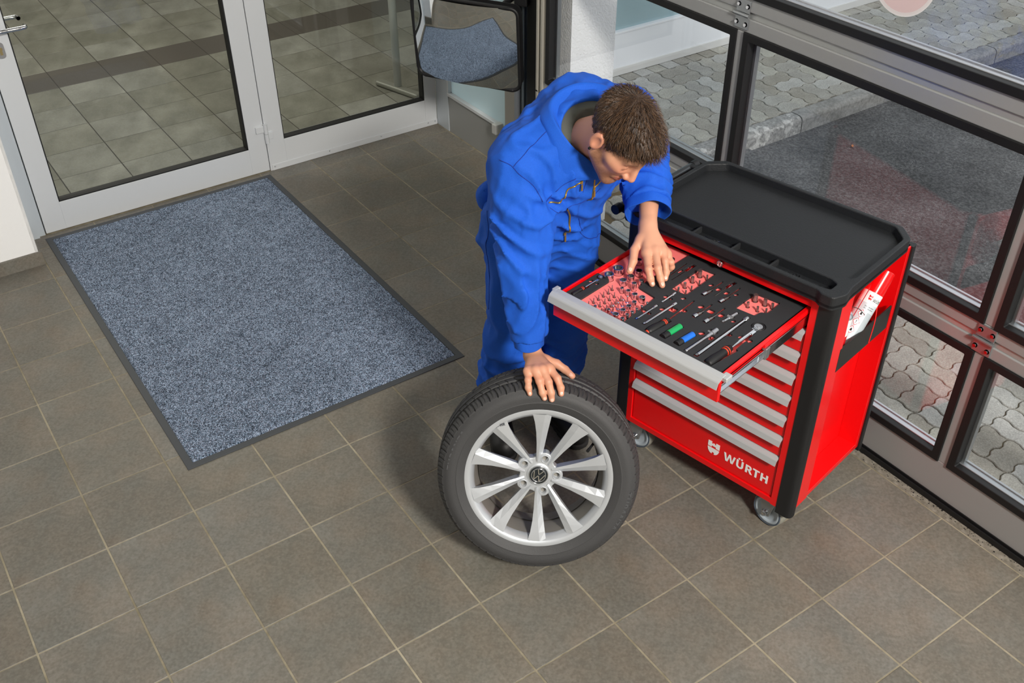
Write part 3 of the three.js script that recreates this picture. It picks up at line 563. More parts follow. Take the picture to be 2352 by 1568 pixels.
{ // lock in the top rail
  const l = sub('lock', trolley);
  mesh('rosette', [rod(V3(0.279, 0.936, 0.0), V3(0.279, 0.936, 0.006), 0.0115, 0.0105, 24), new THREE.TorusGeometry(0.0085, 0.0018, 8, 24).translate(0.279, 0.936, 0.006)], chrome, l);
  mesh('key_slot', span(0.278, 0.280, 0.931, 0.941, 0.006, 0.0068), mat(0x111111), l);
}
{ // dark sheet metal bin in the side pocket
  const b = sub('side_bin', trolley), dk = mat(0x2c2c2a, { roughness: 0.45, metalness: 0.4 });
  mesh('front_plate', rs(UR - 0.004, UR + 0.001, 0.668, 0.754, 0.1, 0.418, 0.001), dk, b);
  mesh('bottom', rs(0.591, UR, 0.668, 0.671, 0.104, 0.418, 0.001), dk, b);
}
// casters
function caster(u, v, axisTurn) {
  const c = sub('caster', trolley); c.position.set(u, 0, -v); c.rotation.y = axisTurn; c.scale.set(1.2, 1.2, 1.2);                 // wheel axis = local z
  mesh('tyre', new THREE.LatheGeometry([[0.04, -0.016], [0.047, -0.016], [0.0505, -0.011], [0.0515, 0], [0.0505, 0.011], [0.047, 0.016], [0.04, 0.016]].map(([r, y]) => new THREE.Vector2(r, y)), 36).rotateX(Math.PI / 2).translate(0, 0.0515, 0), mat(0x8b897f, { roughness: 0.6 }), c);
  mesh('rim_band', new THREE.TorusGeometry(0.0455, 0.0022, 8, 40).translate(0, 0.0515, 0.0155), mat(0x4a5563, { roughness: 0.5 }), c);
  mesh('disc', new THREE.LatheGeometry([[0.0, 0.009], [0.012, 0.009], [0.014, 0.011], [0.03, 0.0105], [0.034, 0.013], [0.037, 0.0165], [0.0455, 0.0165], [0.0455, -0.0165], [0.0, -0.0165]].map(([r, y]) => new THREE.Vector2(r, y)), 40).rotateX(Math.PI / 2).translate(0, 0.0515, 0), mat(0xa9b4bd, { roughness: 0.4 }), c);
  const f = poly([[-0.026, 0.11], [0.028, 0.11], [0.012, 0.042], [0.006, 0.038], [-0.006, 0.038], [-0.012, 0.042]]);
  mesh('fork', [at(extrude(f, 0.003, { bevelEnabled: true, bevelSize: 0.001, bevelThickness: 0.001, bevelSegments: 1 }), 0, 0, 0.0185), at(extrude(f, 0.003), 0, 0, -0.0215), rspan(-0.026, 0.028, 0.1045, 0.1105, -0.0215, 0.0215, 0.0025), rod(V3(0.0, 0.11, 0), V3(0.0, 0.1124, 0), 0.026)], zinc, c);
  mesh('axle_nut', [rod(V3(0, 0.0515, 0.021), V3(0, 0.0515, 0.03), 0.0105, 0.0095, 6), rod(V3(0, 0.0515, 0.03), V3(0, 0.0515, 0.035), 0.005)], chrome, c);
}
caster(0.572, 0.05, -0.15); caster(0.01, 0.05, 0.05); caster(0.56, 0.4, 0.6); caster(0.02, 0.4, 0.9);

// open top drawer
const DV = -0.447;
{
  const d = sub('drawer', trolley); d.userData.label = 'top drawer pulled out and full of tools';
  mesh('front', rs(0.003, 0.585, 0.838, 0.918, DV + 0.004, DV + 0.016, 0.0015), red, d);
  mesh('grip', gripGeo(-0.003, 0.589, 0.9225, DV + 0.004), lip, d);
  mesh('grip_flange', [rs(-0.002, 0.588, 0.918, 0.9215, DV + 0.002, DV + 0.026, 0.001)], lip, d);
  mesh('side_wall', [rs(0.003, 0.006, 0.85, 0.905, DV + 0.014, 0.05, 0.001), rs(-0.0, 0.006, 0.902, 0.906, DV + 0.014, 0.05, 0.001)], red, d);
  mesh('side_wall', [rs(0.566, 0.569, 0.85, 0.905, DV + 0.014, 0.05, 0.001), rs(0.566, 0.578, 0.902, 0.906, DV + 0.014, 0.05, 0.001), rs(0.566, 0.58, 0.8895, 0.902, DV + 0.23, 0.05, 0.002)], red, d);
  mesh('bottom', rs(0.004, 0.568, 0.848, 0.852, DV + 0.014, 0.05, 0.001), red, d);
  for (const [u0, u1] of [[0.570, 0.580], [-0.007, 0.002]]) {
    const s = sub('slide', d);
    mesh('inner_rail', [rs(u0, u0 + 0.004, 0.856, 0.884, DV + 0.016, 0.02, 0.001), rs(u0, u1, 0.880, 0.884, DV + 0.016, 0.02, 0.001), rs(u0, u1, 0.855, 0.859, DV + 0.016, 0.02, 0.001)], chrome, s);
    mesh('middle_rail', [rs(u0 + 0.003, u1 + 0.002, 0.853, 0.8875, -0.2, 0.02, 0.001)], chrome, s);
    mesh('catch', [rs(u0, u1 + 0.005, 0.851, 0.888, -0.215, -0.195, 0.002)], zinc, s);
  }
  mesh('end_clip', [rs(0.578, 0.6, 0.906, 0.92, DV + 0.012, DV + 0.04, 0.003)], lip, d);
  mesh('end_clip', [rs(-0.012, 0.004, 0.906, 0.922, DV + 0.012, DV + 0.036, 0.003)], lip, d);
}

// ---------------------------------------------------------------- foam insert and tools of the open drawer (trolley axes)
const toW = (u, y, v) => V3(u, y, -v).applyAxisAngle(V3(0, 1, 0), TT).add(V3(...TO));
const FT = 0.899, FP = 0.8925;                                           // top of the black layer, top of the pink layer
const pink = mat(0xf77c78, { roughness: 0.85 });
const foamBlack = mat(0x26272a, { roughness: 0.88, bumpMap: grey(256, (u, v) => fbm(u, v, 60, 2, 36), 1 / 0.08), bumpScale: 0.0003 });
const orange = mat(0xe23c14, { roughness: 0.5 });
const gripBlack = mat(0x161618, { roughness: 0.55 });
const bitSteel = mat(0x9d9997, { roughness: 0.28, metalness: 0.85 });

const flat = [];                                                          // slots: [u0, v0, u1, v1, halfwidth, depth]
const slot = (u0, v0, u1, v1, w, dep = 0.016) => flat.push([u0, v0, u1, v1, w, dep]);
const round = [];                                                         // finger holes: [u, v, r, depth]
slot(0.0285, -0.391, 0.0335, -0.326, 0.0085); slot(0.0335, -0.33, 0.033, -0.272, 0.005); round.push([0.0304, -0.2617, 0.0125, 0.014], [0.0225, -0.298, 0.0075, 0.018], [0.046, -0.298, 0.0065, 0.018]);
slot(0.2445, -0.241, 0.2442, -0.172, 0.0055); round.push([0.235, -0.21, 0.008, 0.018], [0.2545, -0.21, 0.006, 0.018]);
slot(0.2421, -0.361, 0.2444, -0.262, 0.0055); round.push([0.233, -0.312, 0.0085, 0.018], [0.253, -0.312, 0.007, 0.018]);
slot(0.273, -0.366, 0.2784, -0.2155, 0.0062); round.push([0.266, -0.268, 0.0085, 0.018]); slot(0.284, -0.25, 0.302, -0.25, 0.012);
slot(0.3024, -0.386, 0.3115, -0.298, 0.0135); slot(0.311, -0.3, 0.3085, -0.1715, 0.0042); round.push([0.319, -0.232, 0.0085, 0.018]);
slot(0.3495, -0.379, 0.3546, -0.298, 0.0125); slot(0.3973, -0.379, 0.4032, -0.305, 0.0125);
slot(0.4331, -0.386, 0.4386, -0.2405, 0.0072); slot(0.424, -0.26, 0.45, -0.26, 0.008); round.push([0.418, -0.287, 0.0095, 0.018]); slot(0.445, -0.287, 0.457, -0.287, 0.012);
slot(0.4659, -0.385, 0.4698, -0.133, 0.0078); round.push([0.479, -0.24, 0.008, 0.018]);
slot(0.5079, -0.39, 0.5225, -0.283, 0.0155); slot(0.522, -0.29, 0.5195, -0.175, 0.0075); round.push([0.5153, -0.1512, 0.0215, 0.016], [0.5085, -0.226, 0.01, 0.018], [0.535, -0.226, 0.009, 0.018]);
for (const [u, v0, v1, v2] of [[0.309, -0.131, -0.09, -0.028], [0.3662, -0.128, -0.083, -0.023], [0.355, -0.24, -0.203, -0.151], [0.393, -0.24, -0.2, -0.14]]) { slot(u, v0, u + 0.002, v1, 0.0088); slot(u + 0.0015, v1 - 0.002, u + 0.0015, v2, 0.0042); }
slot(0.428, -0.204, 0.4341, -0.134, 0.007); slot(0.42, -0.165, 0.443, -0.165, 0.008); round.push([0.449, -0.178, 0.0075, 0.018]);
slot(0.3362, -0.107, 0.3383, -0.047, 0.004); slot(0.3363, -0.046, 0.3403, -0.006, 0.0085); round.push([0.296, -0.068, 0.0085, 0.018]); slot(0.318, -0.072, 0.332, -0.072, 0.01); slot(0.347, -0.072, 0.36, -0.072, 0.01); round.push([0.379, -0.06, 0.0075, 0.018]);
round.push([0.341, -0.182, 0.01, 0.018]); slot(0.364, -0.182, 0.385, -0.182, 0.01); slot(0.4, -0.178, 0.415, -0.178, 0.01);
slot(0.1752, -0.108, 0.172, -0.0205, 0.0035); slot(0.194, -0.127, 0.1947, -0.06, 0.003); slot(0.1945, -0.058, 0.1952, -0.0105, 0.0085); slot(0.18, -0.07, 0.19, -0.07, 0.012); round.push([0.162, -0.085, 0.0085, 0.018]);
round.push([0.2785, -0.1824, 0.0085, 0.012]);

const sockets = [[0.0499, -0.2031, 0.0163], [0.0515, -0.2478, 0.0144], [0.1023, -0.1672, 0.0116], [0.1002, -0.2406, 0.0107], [0.1032, -0.2077, 0.0108], [0.1404, -0.2041, 0.0079], [0.1425, -0.2423, 0.0075], [0.1249, -0.2768, 0.0057], [0.1462, -0.2741, 0.007], [0.172, -0.2756, 0.0084], [0.1974, -0.2729, 0.0091], [0.1959, -0.3085, 0.0069], [0.1963, -0.3351, 0.0076], [0.1969, -0.3621, 0.0079], [0.1952, -0.3925, 0.0092], [0.2219, -0.3957, 0.0061], [0.2198, -0.3715, 0.0054], [0.2224, -0.3518, 0.0051], [0.2225, -0.331, 0.0044], [0.224, -0.3096, 0.0038], [0.2247, -0.2853, 0.0034], [0.1345, -0.0452, 0.0088], [0.0642, -0.1188, 0.0088], [0.1709, -0.3951, 0.0052], [0.1708, -0.3745, 0.0042], [0.1709, -0.3518, 0.0034], [0.172, -0.3313, 0.0034], [0.17, -0.3077, 0.0034]];
const bits = []; for (const [u, n, v0] of [[0.099, 6, -0.3973], [0.1238, 5, -0.3981], [0.148, 5, -0.3983]]) for (let i = 0; i < n; i++) bits.push([u - (n === 6 && i === 5 ? 0.004 : 0), v0 + i * (n === 6 ? 0.0224 : 0.02195), 0.0032]);
const hexB = [[0.2409, -0.0473, 0.0065], [0.2423, -0.0872, 0.0054], [0.2433, -0.1267, 0.0046], [0.2427, -0.1575, 0.0034], [0.266, -0.0458, 0.0034], [0.266, -0.085, 0.0028], [0.266, -0.1245, 0.0027], [0.266, -0.153, 0.0024]];
const hexC = [[0.4333, -0.0422, 0.0074], [0.4659, -0.041, 0.0062], [0.490, -0.0399, 0.0043], [0.4351, -0.0831, 0.0041], [0.4672, -0.0819, 0.0037], [0.490, -0.0725, 0.003]];

const U0 = 0.009, U1 = 0.561, V0 = -0.4205, V1 = 0.035;
const foam = thing('foam_insert', 'pink and black foam insert lying in the open drawer', 'foam insert', TO, TT);
{
  const ev = new Evaluator(); ev.useGroups = false; ev.attributes = ['position', 'normal'];
  const cutter = (top, deep) => {                                          // all slots and finger holes as solids
    const L = flat.map(([u0, v0, u1, v1, w, dep]) => {
      const len = Math.hypot(u1 - u0, v1 - v0), a = Math.atan2(v1 - v0, u1 - u0);
      const s = roundPoly([[-0.001, -w], [len + 0.001, -w], [len + 0.001, w], [-0.001, w]], Math.min(w * 0.6, 0.004)), g = extrude(s, dep + 0.01, { curveSegments: 3 });
      g.rotateZ(a); g.translate(u0, v0, 0); g.rotateX(-Math.PI / 2); g.translate(0, FT - dep, 0); return g;
    });
    for (const [u, v, r, dep] of round) L.push(new THREE.CylinderGeometry(r, r, dep + 0.01, 20).translate(u, FT - dep + (dep + 0.01) / 2, -v));
    return L;
  };
  const brush = (g) => { g = clean(g); g.deleteAttribute('uv'); const b = new Brush(g); b.updateMatrixWorld(); return b; };
  const carve = (base, cuts) => { let r = brush(base); for (const c of cuts) r = ev.evaluate(r, brush(c), SUBTRACTION); return r.geometry; };
  // black top layer
  const main = roundPoly([[0.229, V0 + 0.008], [0.2175, -0.236], [0.1475, -0.2265], [0.1455, -0.187], [0.151, 0.034], [0.5585, 0.034], [0.5585, V0 + 0.008]].reverse(), [0.001, 0.001, 0.004, 0.004, 0.006, 0.004, 0.004]);
  main.holes.push(new THREE.Path(roundPoly([[0.221, -0.166], [0.2195, -0.012], [0.2735, -0.008], [0.2755, -0.163]], 0.008).getPoints(4)), new THREE.Path(roundPoly([[0.4155, -0.1185], [0.417, -0.013], [0.498, -0.007], [0.499, -0.079], [0.4815, -0.087], [0.479, -0.114]], 0.006).getPoints(4)));
  const strip = roundPoly([[0.0105, V0 + 0.012], [0.0105, -0.25], [0.0635, -0.255], [0.0635, V0 + 0.012]].reverse(), [0.003, 0.012, 0.003, 0.003]);
  const cuts = cutter(), hit = ([u0, v0, u1], i) => u0 < 0.062;
  const blk = (shape, test) => carve(slab(shape, FP, FT), cuts.filter((g) => { g.computeBoundingBox(); return test(g.boundingBox); }));
  mesh('black_layer', boxUV(blk(main, (b) => b.max.x > 0.1)), foamBlack, foam);
  mesh('black_strip', boxUV(blk(strip, (b) => b.max.x < 0.1)), foamBlack, foam);
  const wells = [...sockets.map(([u, v, r]) => [u, v, r + 0.0012, 0.008]), ...bits.map(([u, v, r]) => [u, v, r + 0.0022, 0.01]), ...hexB.map(([u, v, r]) => [u, v, r + 0.0028, 0.012]), ...hexC.map(([u, v, r]) => [u, v, r + 0.0028, 0.012])].map(([u, v, r, d]) => new THREE.CylinderGeometry(r, r, d + 0.01, 14).translate(u, FP - d + (d + 0.01) / 2, -v));
  mesh('pink_layer', boxUV(carve(sp(U0, U1, 0.853, FP, V0, V1), [...cuts.map((g) => g.clone()), ...wells])), pink, foam);
}
// ---- standing sockets and bits
function tool(name, label, cat, u, v, y, turn, group) { const p = toW(u, y, v); return thing(name, label, cat, [p.x, p.y, p.z], TT + turn, group); }
function socketGeo(r, h) {
  const wall = new THREE.LatheGeometry([[r * 0.72, h - 0.006], [r * 0.74, h - 0.0004], [r * 0.8, h], [r * 0.95, h], [r, h - 0.0007], [r, h * 0.45], [r * 0.97, h * 0.4], [r * 0.97, 0]].map(([a, b]) => new THREE.Vector2(a, b)).reverse(), 28);
  return wall;
}
function socketHole(r, h) {                                                // twelve-point drive opening
  const s = new THREE.Shape(); for (let i = 0; i < 24; i++) { const a = i / 24 * Math.PI * 2, q = r * (i % 2 ? 0.74 : 0.64); i ? s.lineTo(Math.cos(a) * q, Math.sin(a) * q) : s.moveTo(q, 0); } s.closePath();
  const ring = new THREE.Shape(); ring.absarc(0, 0, r * 0.8, 0, Math.PI * 2); ring.holes.push(new THREE.Path(s.getPoints()));
  const inner = extrude(ring, 0.007, { curveSegments: 10 }).rotateX(-Math.PI / 2).translate(0, h - 0.0072, 0);
  return merge([inner, new THREE.CircleGeometry(r * 0.78, 20).rotateX(-Math.PI / 2).translate(0, h - 0.0068, 0)]);
}
const inHole = mat(0x6f7478, { roughness: 0.3, metalness: 0.8 });
const sockLabel = [
  'largest chrome socket, at the back left of the pink foam', 'large chrome socket beside the head of the small ratchet', 'dark hollow chrome socket under the fingers of the left hand', 'medium chrome socket between the large sockets and the bits', 'chrome socket touched by the thumb', 'chrome socket just in front of the index finger', 'tall chrome socket near the corner of the black foam',
  'small chrome socket left of the row of five sockets', 'first chrome socket of the slanting row behind the bits', 'second chrome socket of the slanting row behind the bits', 'third chrome socket of the slanting row, next to the black foam',
  'fifth and rearmost chrome socket of the wide row facing the drawer lip', 'fourth chrome socket of the wide row facing the drawer lip', 'third chrome socket of the wide row facing the drawer lip', 'largest and foremost chrome socket of the wide row by the drawer lip',
  'first small socket of the row along the black foam, at the drawer lip', 'second small socket of the row along the black foam', 'third small socket of the row along the black foam', 'fourth small socket of the row along the black foam', 'fifth small socket of the row along the black foam', 'sixth and thinnest socket of the row along the black foam',
  'chrome socket at the back of the drawer beside the little finger', 'chrome socket hidden behind the thumb of the left hand', 'foremost of the thin long sockets beside the bits', 'second of the thin long sockets beside the bits', 'third of the thin long sockets beside the bits', 'fourth of the thin long sockets beside the bits', 'rearmost of the thin long sockets beside the bits'];
sockets.forEach(([u, v, r], i) => {
  const h = i >= 23 ? 0.03 : i === 6 ? 0.034 : r > 0.012 ? 0.028 : 0.025;
  const t = tool('socket', sockLabel[i], 'socket', u, v, FP - 0.007, rr(0, 1), 'sockets standing in the pink foam');
  if (i >= 24) { mesh('body', [rod(V3(0, 0, 0), V3(0, h, 0), r * 0.75, r * 0.75, 14), at(new THREE.SphereGeometry(r * 0.95, 12, 8), 0, h, 0), rod(V3(0, 0, 0), V3(0, 0.009, 0), r * 1.35, r * 1.35, 14)], chrome, t); return; }
  mesh('body', socketGeo(r, h), chrome, t); mesh('opening', socketHole(r, h), i === 2 ? gripBlack : inHole, t);
});
const rowName = ['row nearest the small ratchet', 'middle row of bits', 'row nearest the sockets'];
let row = 0, seat = 0;
bits.forEach(([u, v, r], i) => {
  row = i < 6 ? 0 : i < 11 ? 1 : 2; seat = i - [0, 6, 11][row];
  const t = tool('screwdriver_bit', `steel bit standing in pink foam, ${ordinal[seat]} from the drawer lip, ${rowName[row]}`, 'bit', u, v, FP - 0.009, rr(0, 1), 'screwdriver bits in the pink foam');
  const big = i === 6;
  mesh('shank', [rod(V3(0, 0, 0), V3(0, big ? 0.024 : 0.013, 0), big ? 0.0048 : r, big ? 0.0048 : r, 6)], bitSteel, t);
  if (!big) mesh('tip', [rod(V3(0, 0.013, 0), V3(0, 0.017, 0), r * 0.9, r * 0.55, 8), row === 2 && seat === 0 ? rod(V3(0, 0.013, 0), V3(0, 0.027, 0), r, 0.0006, 4) : rod(V3(0, 0.017, 0), V3(0, 0.026, 0), r * 0.55, r * 0.38, 6)], bitSteel, t);
});
[[hexB, 'grey hex bit in the small pink pocket, ', ['tallest, at the back', 'second of the thick row', 'third of the thick row', 'fourth of the thick row', 'first of the thin row, at the back', 'second of the thin row', 'third of the thin row', 'last of the thin row'], 'hex bits in the rear pink pocket'],
 [hexC, 'steel hex bit in the right pink pocket, ', ['thickest of all', 'second thickest', 'at the right corner', 'front left one', 'front middle one', 'front right and smallest'], 'hex bits in the right pink pocket']].forEach(([list, pre, txt, grp]) => list.forEach(([u, v, r], i) => {
  const t = tool('hex_bit', pre + txt[i], 'bit', u, v, FP - 0.011, rr(0, 1), grp);
  mesh('shank', rod(V3(0, 0, 0), V3(0, 0.018, 0), r * 0.9, r * 0.9, 12), bitSteel, t);
  mesh('hexagon', rod(V3(0, 0.018, 0), V3(0, 0.022 + r * 1.6, 0), r, r * 0.97, 6), bitSteel, t);
}));
// ---- tools lying in their slots: local x along the slot
function lying(name, label, cat, u0, v0, u1, v1, y, build, group) {
  const p = toW(u0, y, v0), t = thing(name, label, cat, [p.x, p.y, p.z], TT + Math.atan2(v1 - v0, u1 - u0), group);
  build(t, Math.hypot(u1 - u0, v1 - v0)); return t;
}
const X = (x) => V3(x, 0, 0), bar = (a, b, r0, r1 = r0, n = 16) => rod(X(a), X(b), r0, r1, n);
const knurl = (a, b, r) => [bar(a, b, r, r, 20), ...Array.from({ length: 3 }, (_, i) => new THREE.TorusGeometry(r, r * 0.08, 6, 20).rotateY(Math.PI / 2).translate(lerp(a, b, (i + 0.5) / 3), 0, 0))];
function ratchet(t, L, k, headR) {
  const hl = L * 0.44;
  mesh('grip', [new THREE.LatheGeometry([[0, 0], [0.6, 0.004], [0.95, 0.05], [1, 0.3], [0.82, 0.62], [0.95, 0.86], [0.7, 1], [0, 1.001]].map(([r, y]) => new THREE.Vector2(r * k, y * hl)), 20).rotateZ(-Math.PI / 2)], gripBlack, t);
  mesh('grip_inlay', [new THREE.TorusGeometry(k * 0.84, k * 0.16, 8, 20).rotateY(Math.PI / 2).translate(hl * 0.76, 0, 0), new THREE.TorusGeometry(k * 0.9, k * 0.12, 8, 20).rotateY(Math.PI / 2).translate(hl * 0.84, 0, 0)], orange, t);
  mesh('shaft', [bar(hl, L - headR * 1.2, k * 0.42, k * 0.5), rspan(L - headR * 2.2, L - headR * 0.5, -k * 0.4, k * 0.4, -headR * 0.55, headR * 0.55, k * 0.2)], chrome, t);
  mesh('head', [rod(V3(L, -0.007, 0), V3(L, 0.004, 0), headR, headR, 28), new THREE.TorusGeometry(headR * 0.86, headR * 0.12, 8, 28).rotateX(Math.PI / 2).translate(L, 0.004, 0)], gripBlack, t);
  mesh('selector', [rod(V3(L, 0.004, 0), V3(L, 0.0062, 0), headR * 0.66, headR * 0.62, 24), rod(V3(L, 0.006, 0), V3(L, 0.0075, 0), headR * 0.28, headR * 0.26, 16)], satin, t);
}
lying('ratchet', 'small black ratchet with orange inlay in the left foam strip', 'ratchet', 0.0285, -0.389, 0.0304, -0.2617, 0.8945, (t, L) => ratchet(t, L, 0.0072, 0.0112));
lying('ratchet', 'large ratchet with black grip beside the drawer slide', 'ratchet', 0.508, -0.387, 0.5153, -0.1512, 0.893, (t, L) => ratchet(t, L, 0.0135, 0.0198));
function extension(t, L, r) { mesh('shaft', bar(0.008, L - 0.012, r, r, 16), chrome, t); mesh('square_drive', [bx(0.009, r * 1.5, r * 1.5, 0.0045), at(new THREE.SphereGeometry(r * 0.3, 8, 6), 0.004, r * 0.75, 0)], chrome, t); mesh('socket_end', [bar(L - 0.016, L - 0.012, r, r * 1.45), ...knurl(L - 0.012, L, r * 1.45)], chrome, t); }
lying('extension_bar', 'shortest chrome extension bar near the small ring', 'extension bar', 0.2445, -0.239, 0.2442, -0.174, 0.8955, (t, L) => extension(t, L, 0.0033));
lying('extension_bar', 'short chrome extension bar beside the pink socket field', 'extension bar', 0.2421, -0.359, 0.2444, -0.2645, 0.8955, (t, L) => extension(t, L, 0.0033));
lying('extension_bar', 'medium chrome extension bar left of the black screwdriver', 'extension bar', 0.273, -0.363, 0.2784, -0.2175, 0.896, (t, L) => extension(t, L, 0.004));
lying('extension_bar', 'longest chrome extension bar left of the large ratchet', 'extension bar', 0.4659, -0.381, 0.4698, -0.1366, 0.8955, (t, L) => extension(t, L, 0.0052));
lying('bit_driver', 'black screwdriver handle with orange rings in the foam', 'screwdriver', 0.3024, -0.384, 0.3115, -0.292, 0.8935, (t, L) => {
  mesh('grip', new THREE.LatheGeometry([[0, 0], [0.7, 0.01], [1, 0.1], [1.05, 0.35], [0.8, 0.62], [0.85, 0.78], [0.6, 0.95], [0.45, 1], [0, 1.001]].map(([r, y]) => new THREE.Vector2(r * 0.0115, y * L)), 22).rotateZ(-Math.PI / 2), gripBlack, t);
  mesh('end_cap', at(new THREE.SphereGeometry(0.0082, 14, 10), 0.003, 0, 0), orange, t);
  mesh('ring', [new THREE.TorusGeometry(0.0088, 0.0018, 8, 20).rotateY(Math.PI / 2).translate(L * 0.74, 0, 0), new THREE.TorusGeometry(0.0088, 0.0018, 8, 20).rotateY(Math.PI / 2).translate(L * 0.8, 0, 0)], orange, t);
});
for (const [u0, v0, u1, v1, col, nm] of [[0.3495, -0.3745, 0.3546, -0.301, 0x149a55, 'green sleeved impact socket with black end in the foam'], [0.3973, -0.3751, 0.4032, -0.3077, 0x1668cf, 'blue sleeved impact socket with black end in the foam']])
  lying('impact_socket', nm, 'socket', u0, v0, u1, v1, 0.8955, (t, L) => {
    mesh('sleeve', rod(X(L * 0.32), X(L), 0.0106, 0.0106, 24), mat(col, { roughness: 0.3 }), t);
    mesh('steel_end', [bar(0, L * 0.32, 0.0098, 0.0098, 24), new THREE.TorusGeometry(0.0098, 0.0008, 6, 24).rotateY(Math.PI / 2).translate(L * 0.12, 0, 0)], gripBlack, t);
  }, 'coloured impact sockets');
lying('sliding_handle', 'chrome bar with a wide sliding head beside the blue socket', 'tool handle', 0.4331, -0.383, 0.4386, -0.2427, 0.8955, (t, L) => { mesh('shaft', bar(0, L * 0.86, 0.0042), satin, t); mesh('ball_end', at(new THREE.SphereGeometry(0.0052, 14, 10), 0.004, 0, 0), satin, t); mesh('head', [bar(L * 0.66, L * 0.84, 0.0055, 0.0062), bar(L * 0.84, L, 0.0078, 0.0078, 20), rod(V3(L * 0.84, 0, -0.013), V3(L * 0.84, 0, 0.011), 0.0052, 0.0052, 16)], satin, t); });
lying('socket_adapter', 'chrome adapter with a short cross head near the right pocket', 'adapter', 0.428, -0.201, 0.4341, -0.1378, 0.8955, (t, L) => { mesh('body', [bar(0.008, L * 0.5, 0.0045), bx(0.01, 0.006, 0.006, 0.005), bar(L * 0.62, L, 0.0062, 0.0058, 20)], satin, t); mesh('cross_head', [rod(V3(L * 0.55, 0, -0.0095), V3(L * 0.55, 0, 0.0095), 0.0058, 0.0058, 16)], satin, t); });
const bitSock = ['chrome bit socket at the rear left of the tool slots', 'chrome bit socket left of the right pink pocket', 'chrome bit socket in the middle, behind the green socket', 'chrome bit socket in the middle, behind the blue socket'];
[[0.3075, -0.1285, 0.3107, -0.0891], [0.3648, -0.1255, 0.3679, -0.0826], [0.3532, -0.237, 0.3571, -0.2029], [0.391, -0.2375, 0.3946, -0.2001]].forEach(([u0, v0, u1, v1], i) => lying('bit_socket', bitSock[i], 'socket', u0, v0, u1, v1, 0.8945, (t, L) => { mesh('body', [...knurl(0.001, L * 0.45, 0.0076), bar(L * 0.45, L * 0.55, 0.0076, 0.005)], chrome, t); mesh('bit', [bar(L * 0.5, L * 0.9, 0.0045, 0.0045, 6), bar(L * 0.9, L + 0.04, 0.0029, 0.0029, 6)], bitSteel, t); }, 'bit sockets lying in the foam'));
lying('spark_plug_bit', 'thin pointed steel bit between two bit sockets', 'bit', 0.3362, -0.105, 0.3383, -0.052, 0.8945, (t, L) => { mesh('blade', [bar(0, L * 0.4, 0.0012, 0.0028), bar(L * 0.4, L, 0.0028)], bitSteel, t); });
lying('universal_joint', 'chrome universal joint in the slot behind the thin bit', 'joint', 0.3363, -0.0425, 0.3403, -0.0085, 0.892, (t, L) => { mesh('yoke', [bar(0, L * 0.38, 0.0062), bar(L * 0.62, L, 0.0062)], chrome, t); mesh('cross', [bar(L * 0.38, L * 0.62, 0.004), rod(V3(L * 0.5, 0, -0.006), V3(L * 0.5, 0, 0.006), 0.0024)], chrome, t); });
lying('universal_joint', 'chrome universal joint beside the left hand at the drawer rear', 'joint', 0.1945, -0.054, 0.1952, -0.014, 0.892, (t, L) => { mesh('yoke', [bar(0, L * 0.38, 0.0062), bar(L * 0.62, L, 0.0062)], chrome, t); mesh('cross', [bar(L * 0.38, L * 0.62, 0.004), rod(V3(L * 0.5, 0, -0.006), V3(L * 0.5, 0, 0.006), 0.0024)], chrome, t); });
{ const t = tool('ring_socket', 'tiny steel ring in a round foam hole', 'ring', 0.2785, -0.1824, FT - 0.011, 0); mesh('ring', new THREE.TorusGeometry(0.0042, 0.0018, 8, 20).rotateX(Math.PI / 2).translate(0, 0.003, 0), satin, t); mesh('core', rod(V3(0, 0, 0), V3(0, 0.004, 0), 0.0026), bitSteel, t); }

// ---- keys in the tray
{
  const p = toW(0.232, 0.966, 0.036), k = thing('trolley_keys', 'two black headed keys on a ring in the tray pocket', 'keys', [p.x, p.y, p.z], TT);
  for (const [x, a, s] of [[-0.012, 3.0, 1], [0.014, -0.35, 1]]) {
    const q = sub('key', k); q.position.set(x, 0.004, x > 0 ? 0.004 : -0.004); q.rotation.y = a;
    mesh('head', rspan(-0.012, 0.014, -0.003, 0.003, -0.009, 0.009, 0.0028), gripBlack, q);
    mesh('blade', rspan(0.014, 0.036, -0.001, 0.001, -0.0035, 0.0035, 0.0006), chrome, q);
  }
  mesh('ring', new THREE.TorusGeometry(0.011, 0.0009, 6, 28).rotateX(Math.PI / 2 - 0.3).translate(0, 0.008, -0.002), chrome, k);
}
// ---- spray cans and cloth in the side bin
function canvasTex(w, h, draw) { const c = document.createElement('canvas'); c.width = w; c.height = h; draw(c.getContext('2d'), w, h); const t = new THREE.CanvasTexture(c); t.colorSpace = THREE.SRGBColorSpace; return t; }
function emblem2d(x, X0, Y0, s, col) {                                     // same mark as on the drawer, flat
  x.fillStyle = col; x.beginPath();
  for (const [i, [a, b]] of [[0, 22.5], [0, 0], [14.5, 0], [14.5, 8.5], [19.5, 8.5], [19.5, 5], [26, 5], [26, 8.5], [31, 8.5], [31, 0], [46, 0], [46, 22.5], [31.5, 22.5], [31.5, 17], [14.5, 17], [14.5, 22.5]].entries()) i ? x.lineTo(X0 + a * s, Y0 + b * s) : x.moveTo(X0 + a * s, Y0 + b * s);
  x.fill(); x.beginPath(); x.moveTo(X0, Y0 + 27 * s); x.lineTo(X0 + 46 * s, Y0 + 27 * s); x.quadraticCurveTo(X0 + 44 * s, Y0 + 46 * s, X0 + 28 * s, Y0 + 51 * s); x.lineTo(X0 + 28 * s, Y0 + 44 * s); x.lineTo(X0 + 18 * s, Y0 + 44 * s); x.lineTo(X0 + 18 * s, Y0 + 51 * s); x.quadraticCurveTo(X0 + 2 * s, Y0 + 46 * s, X0, Y0 + 27 * s); x.fill();
}
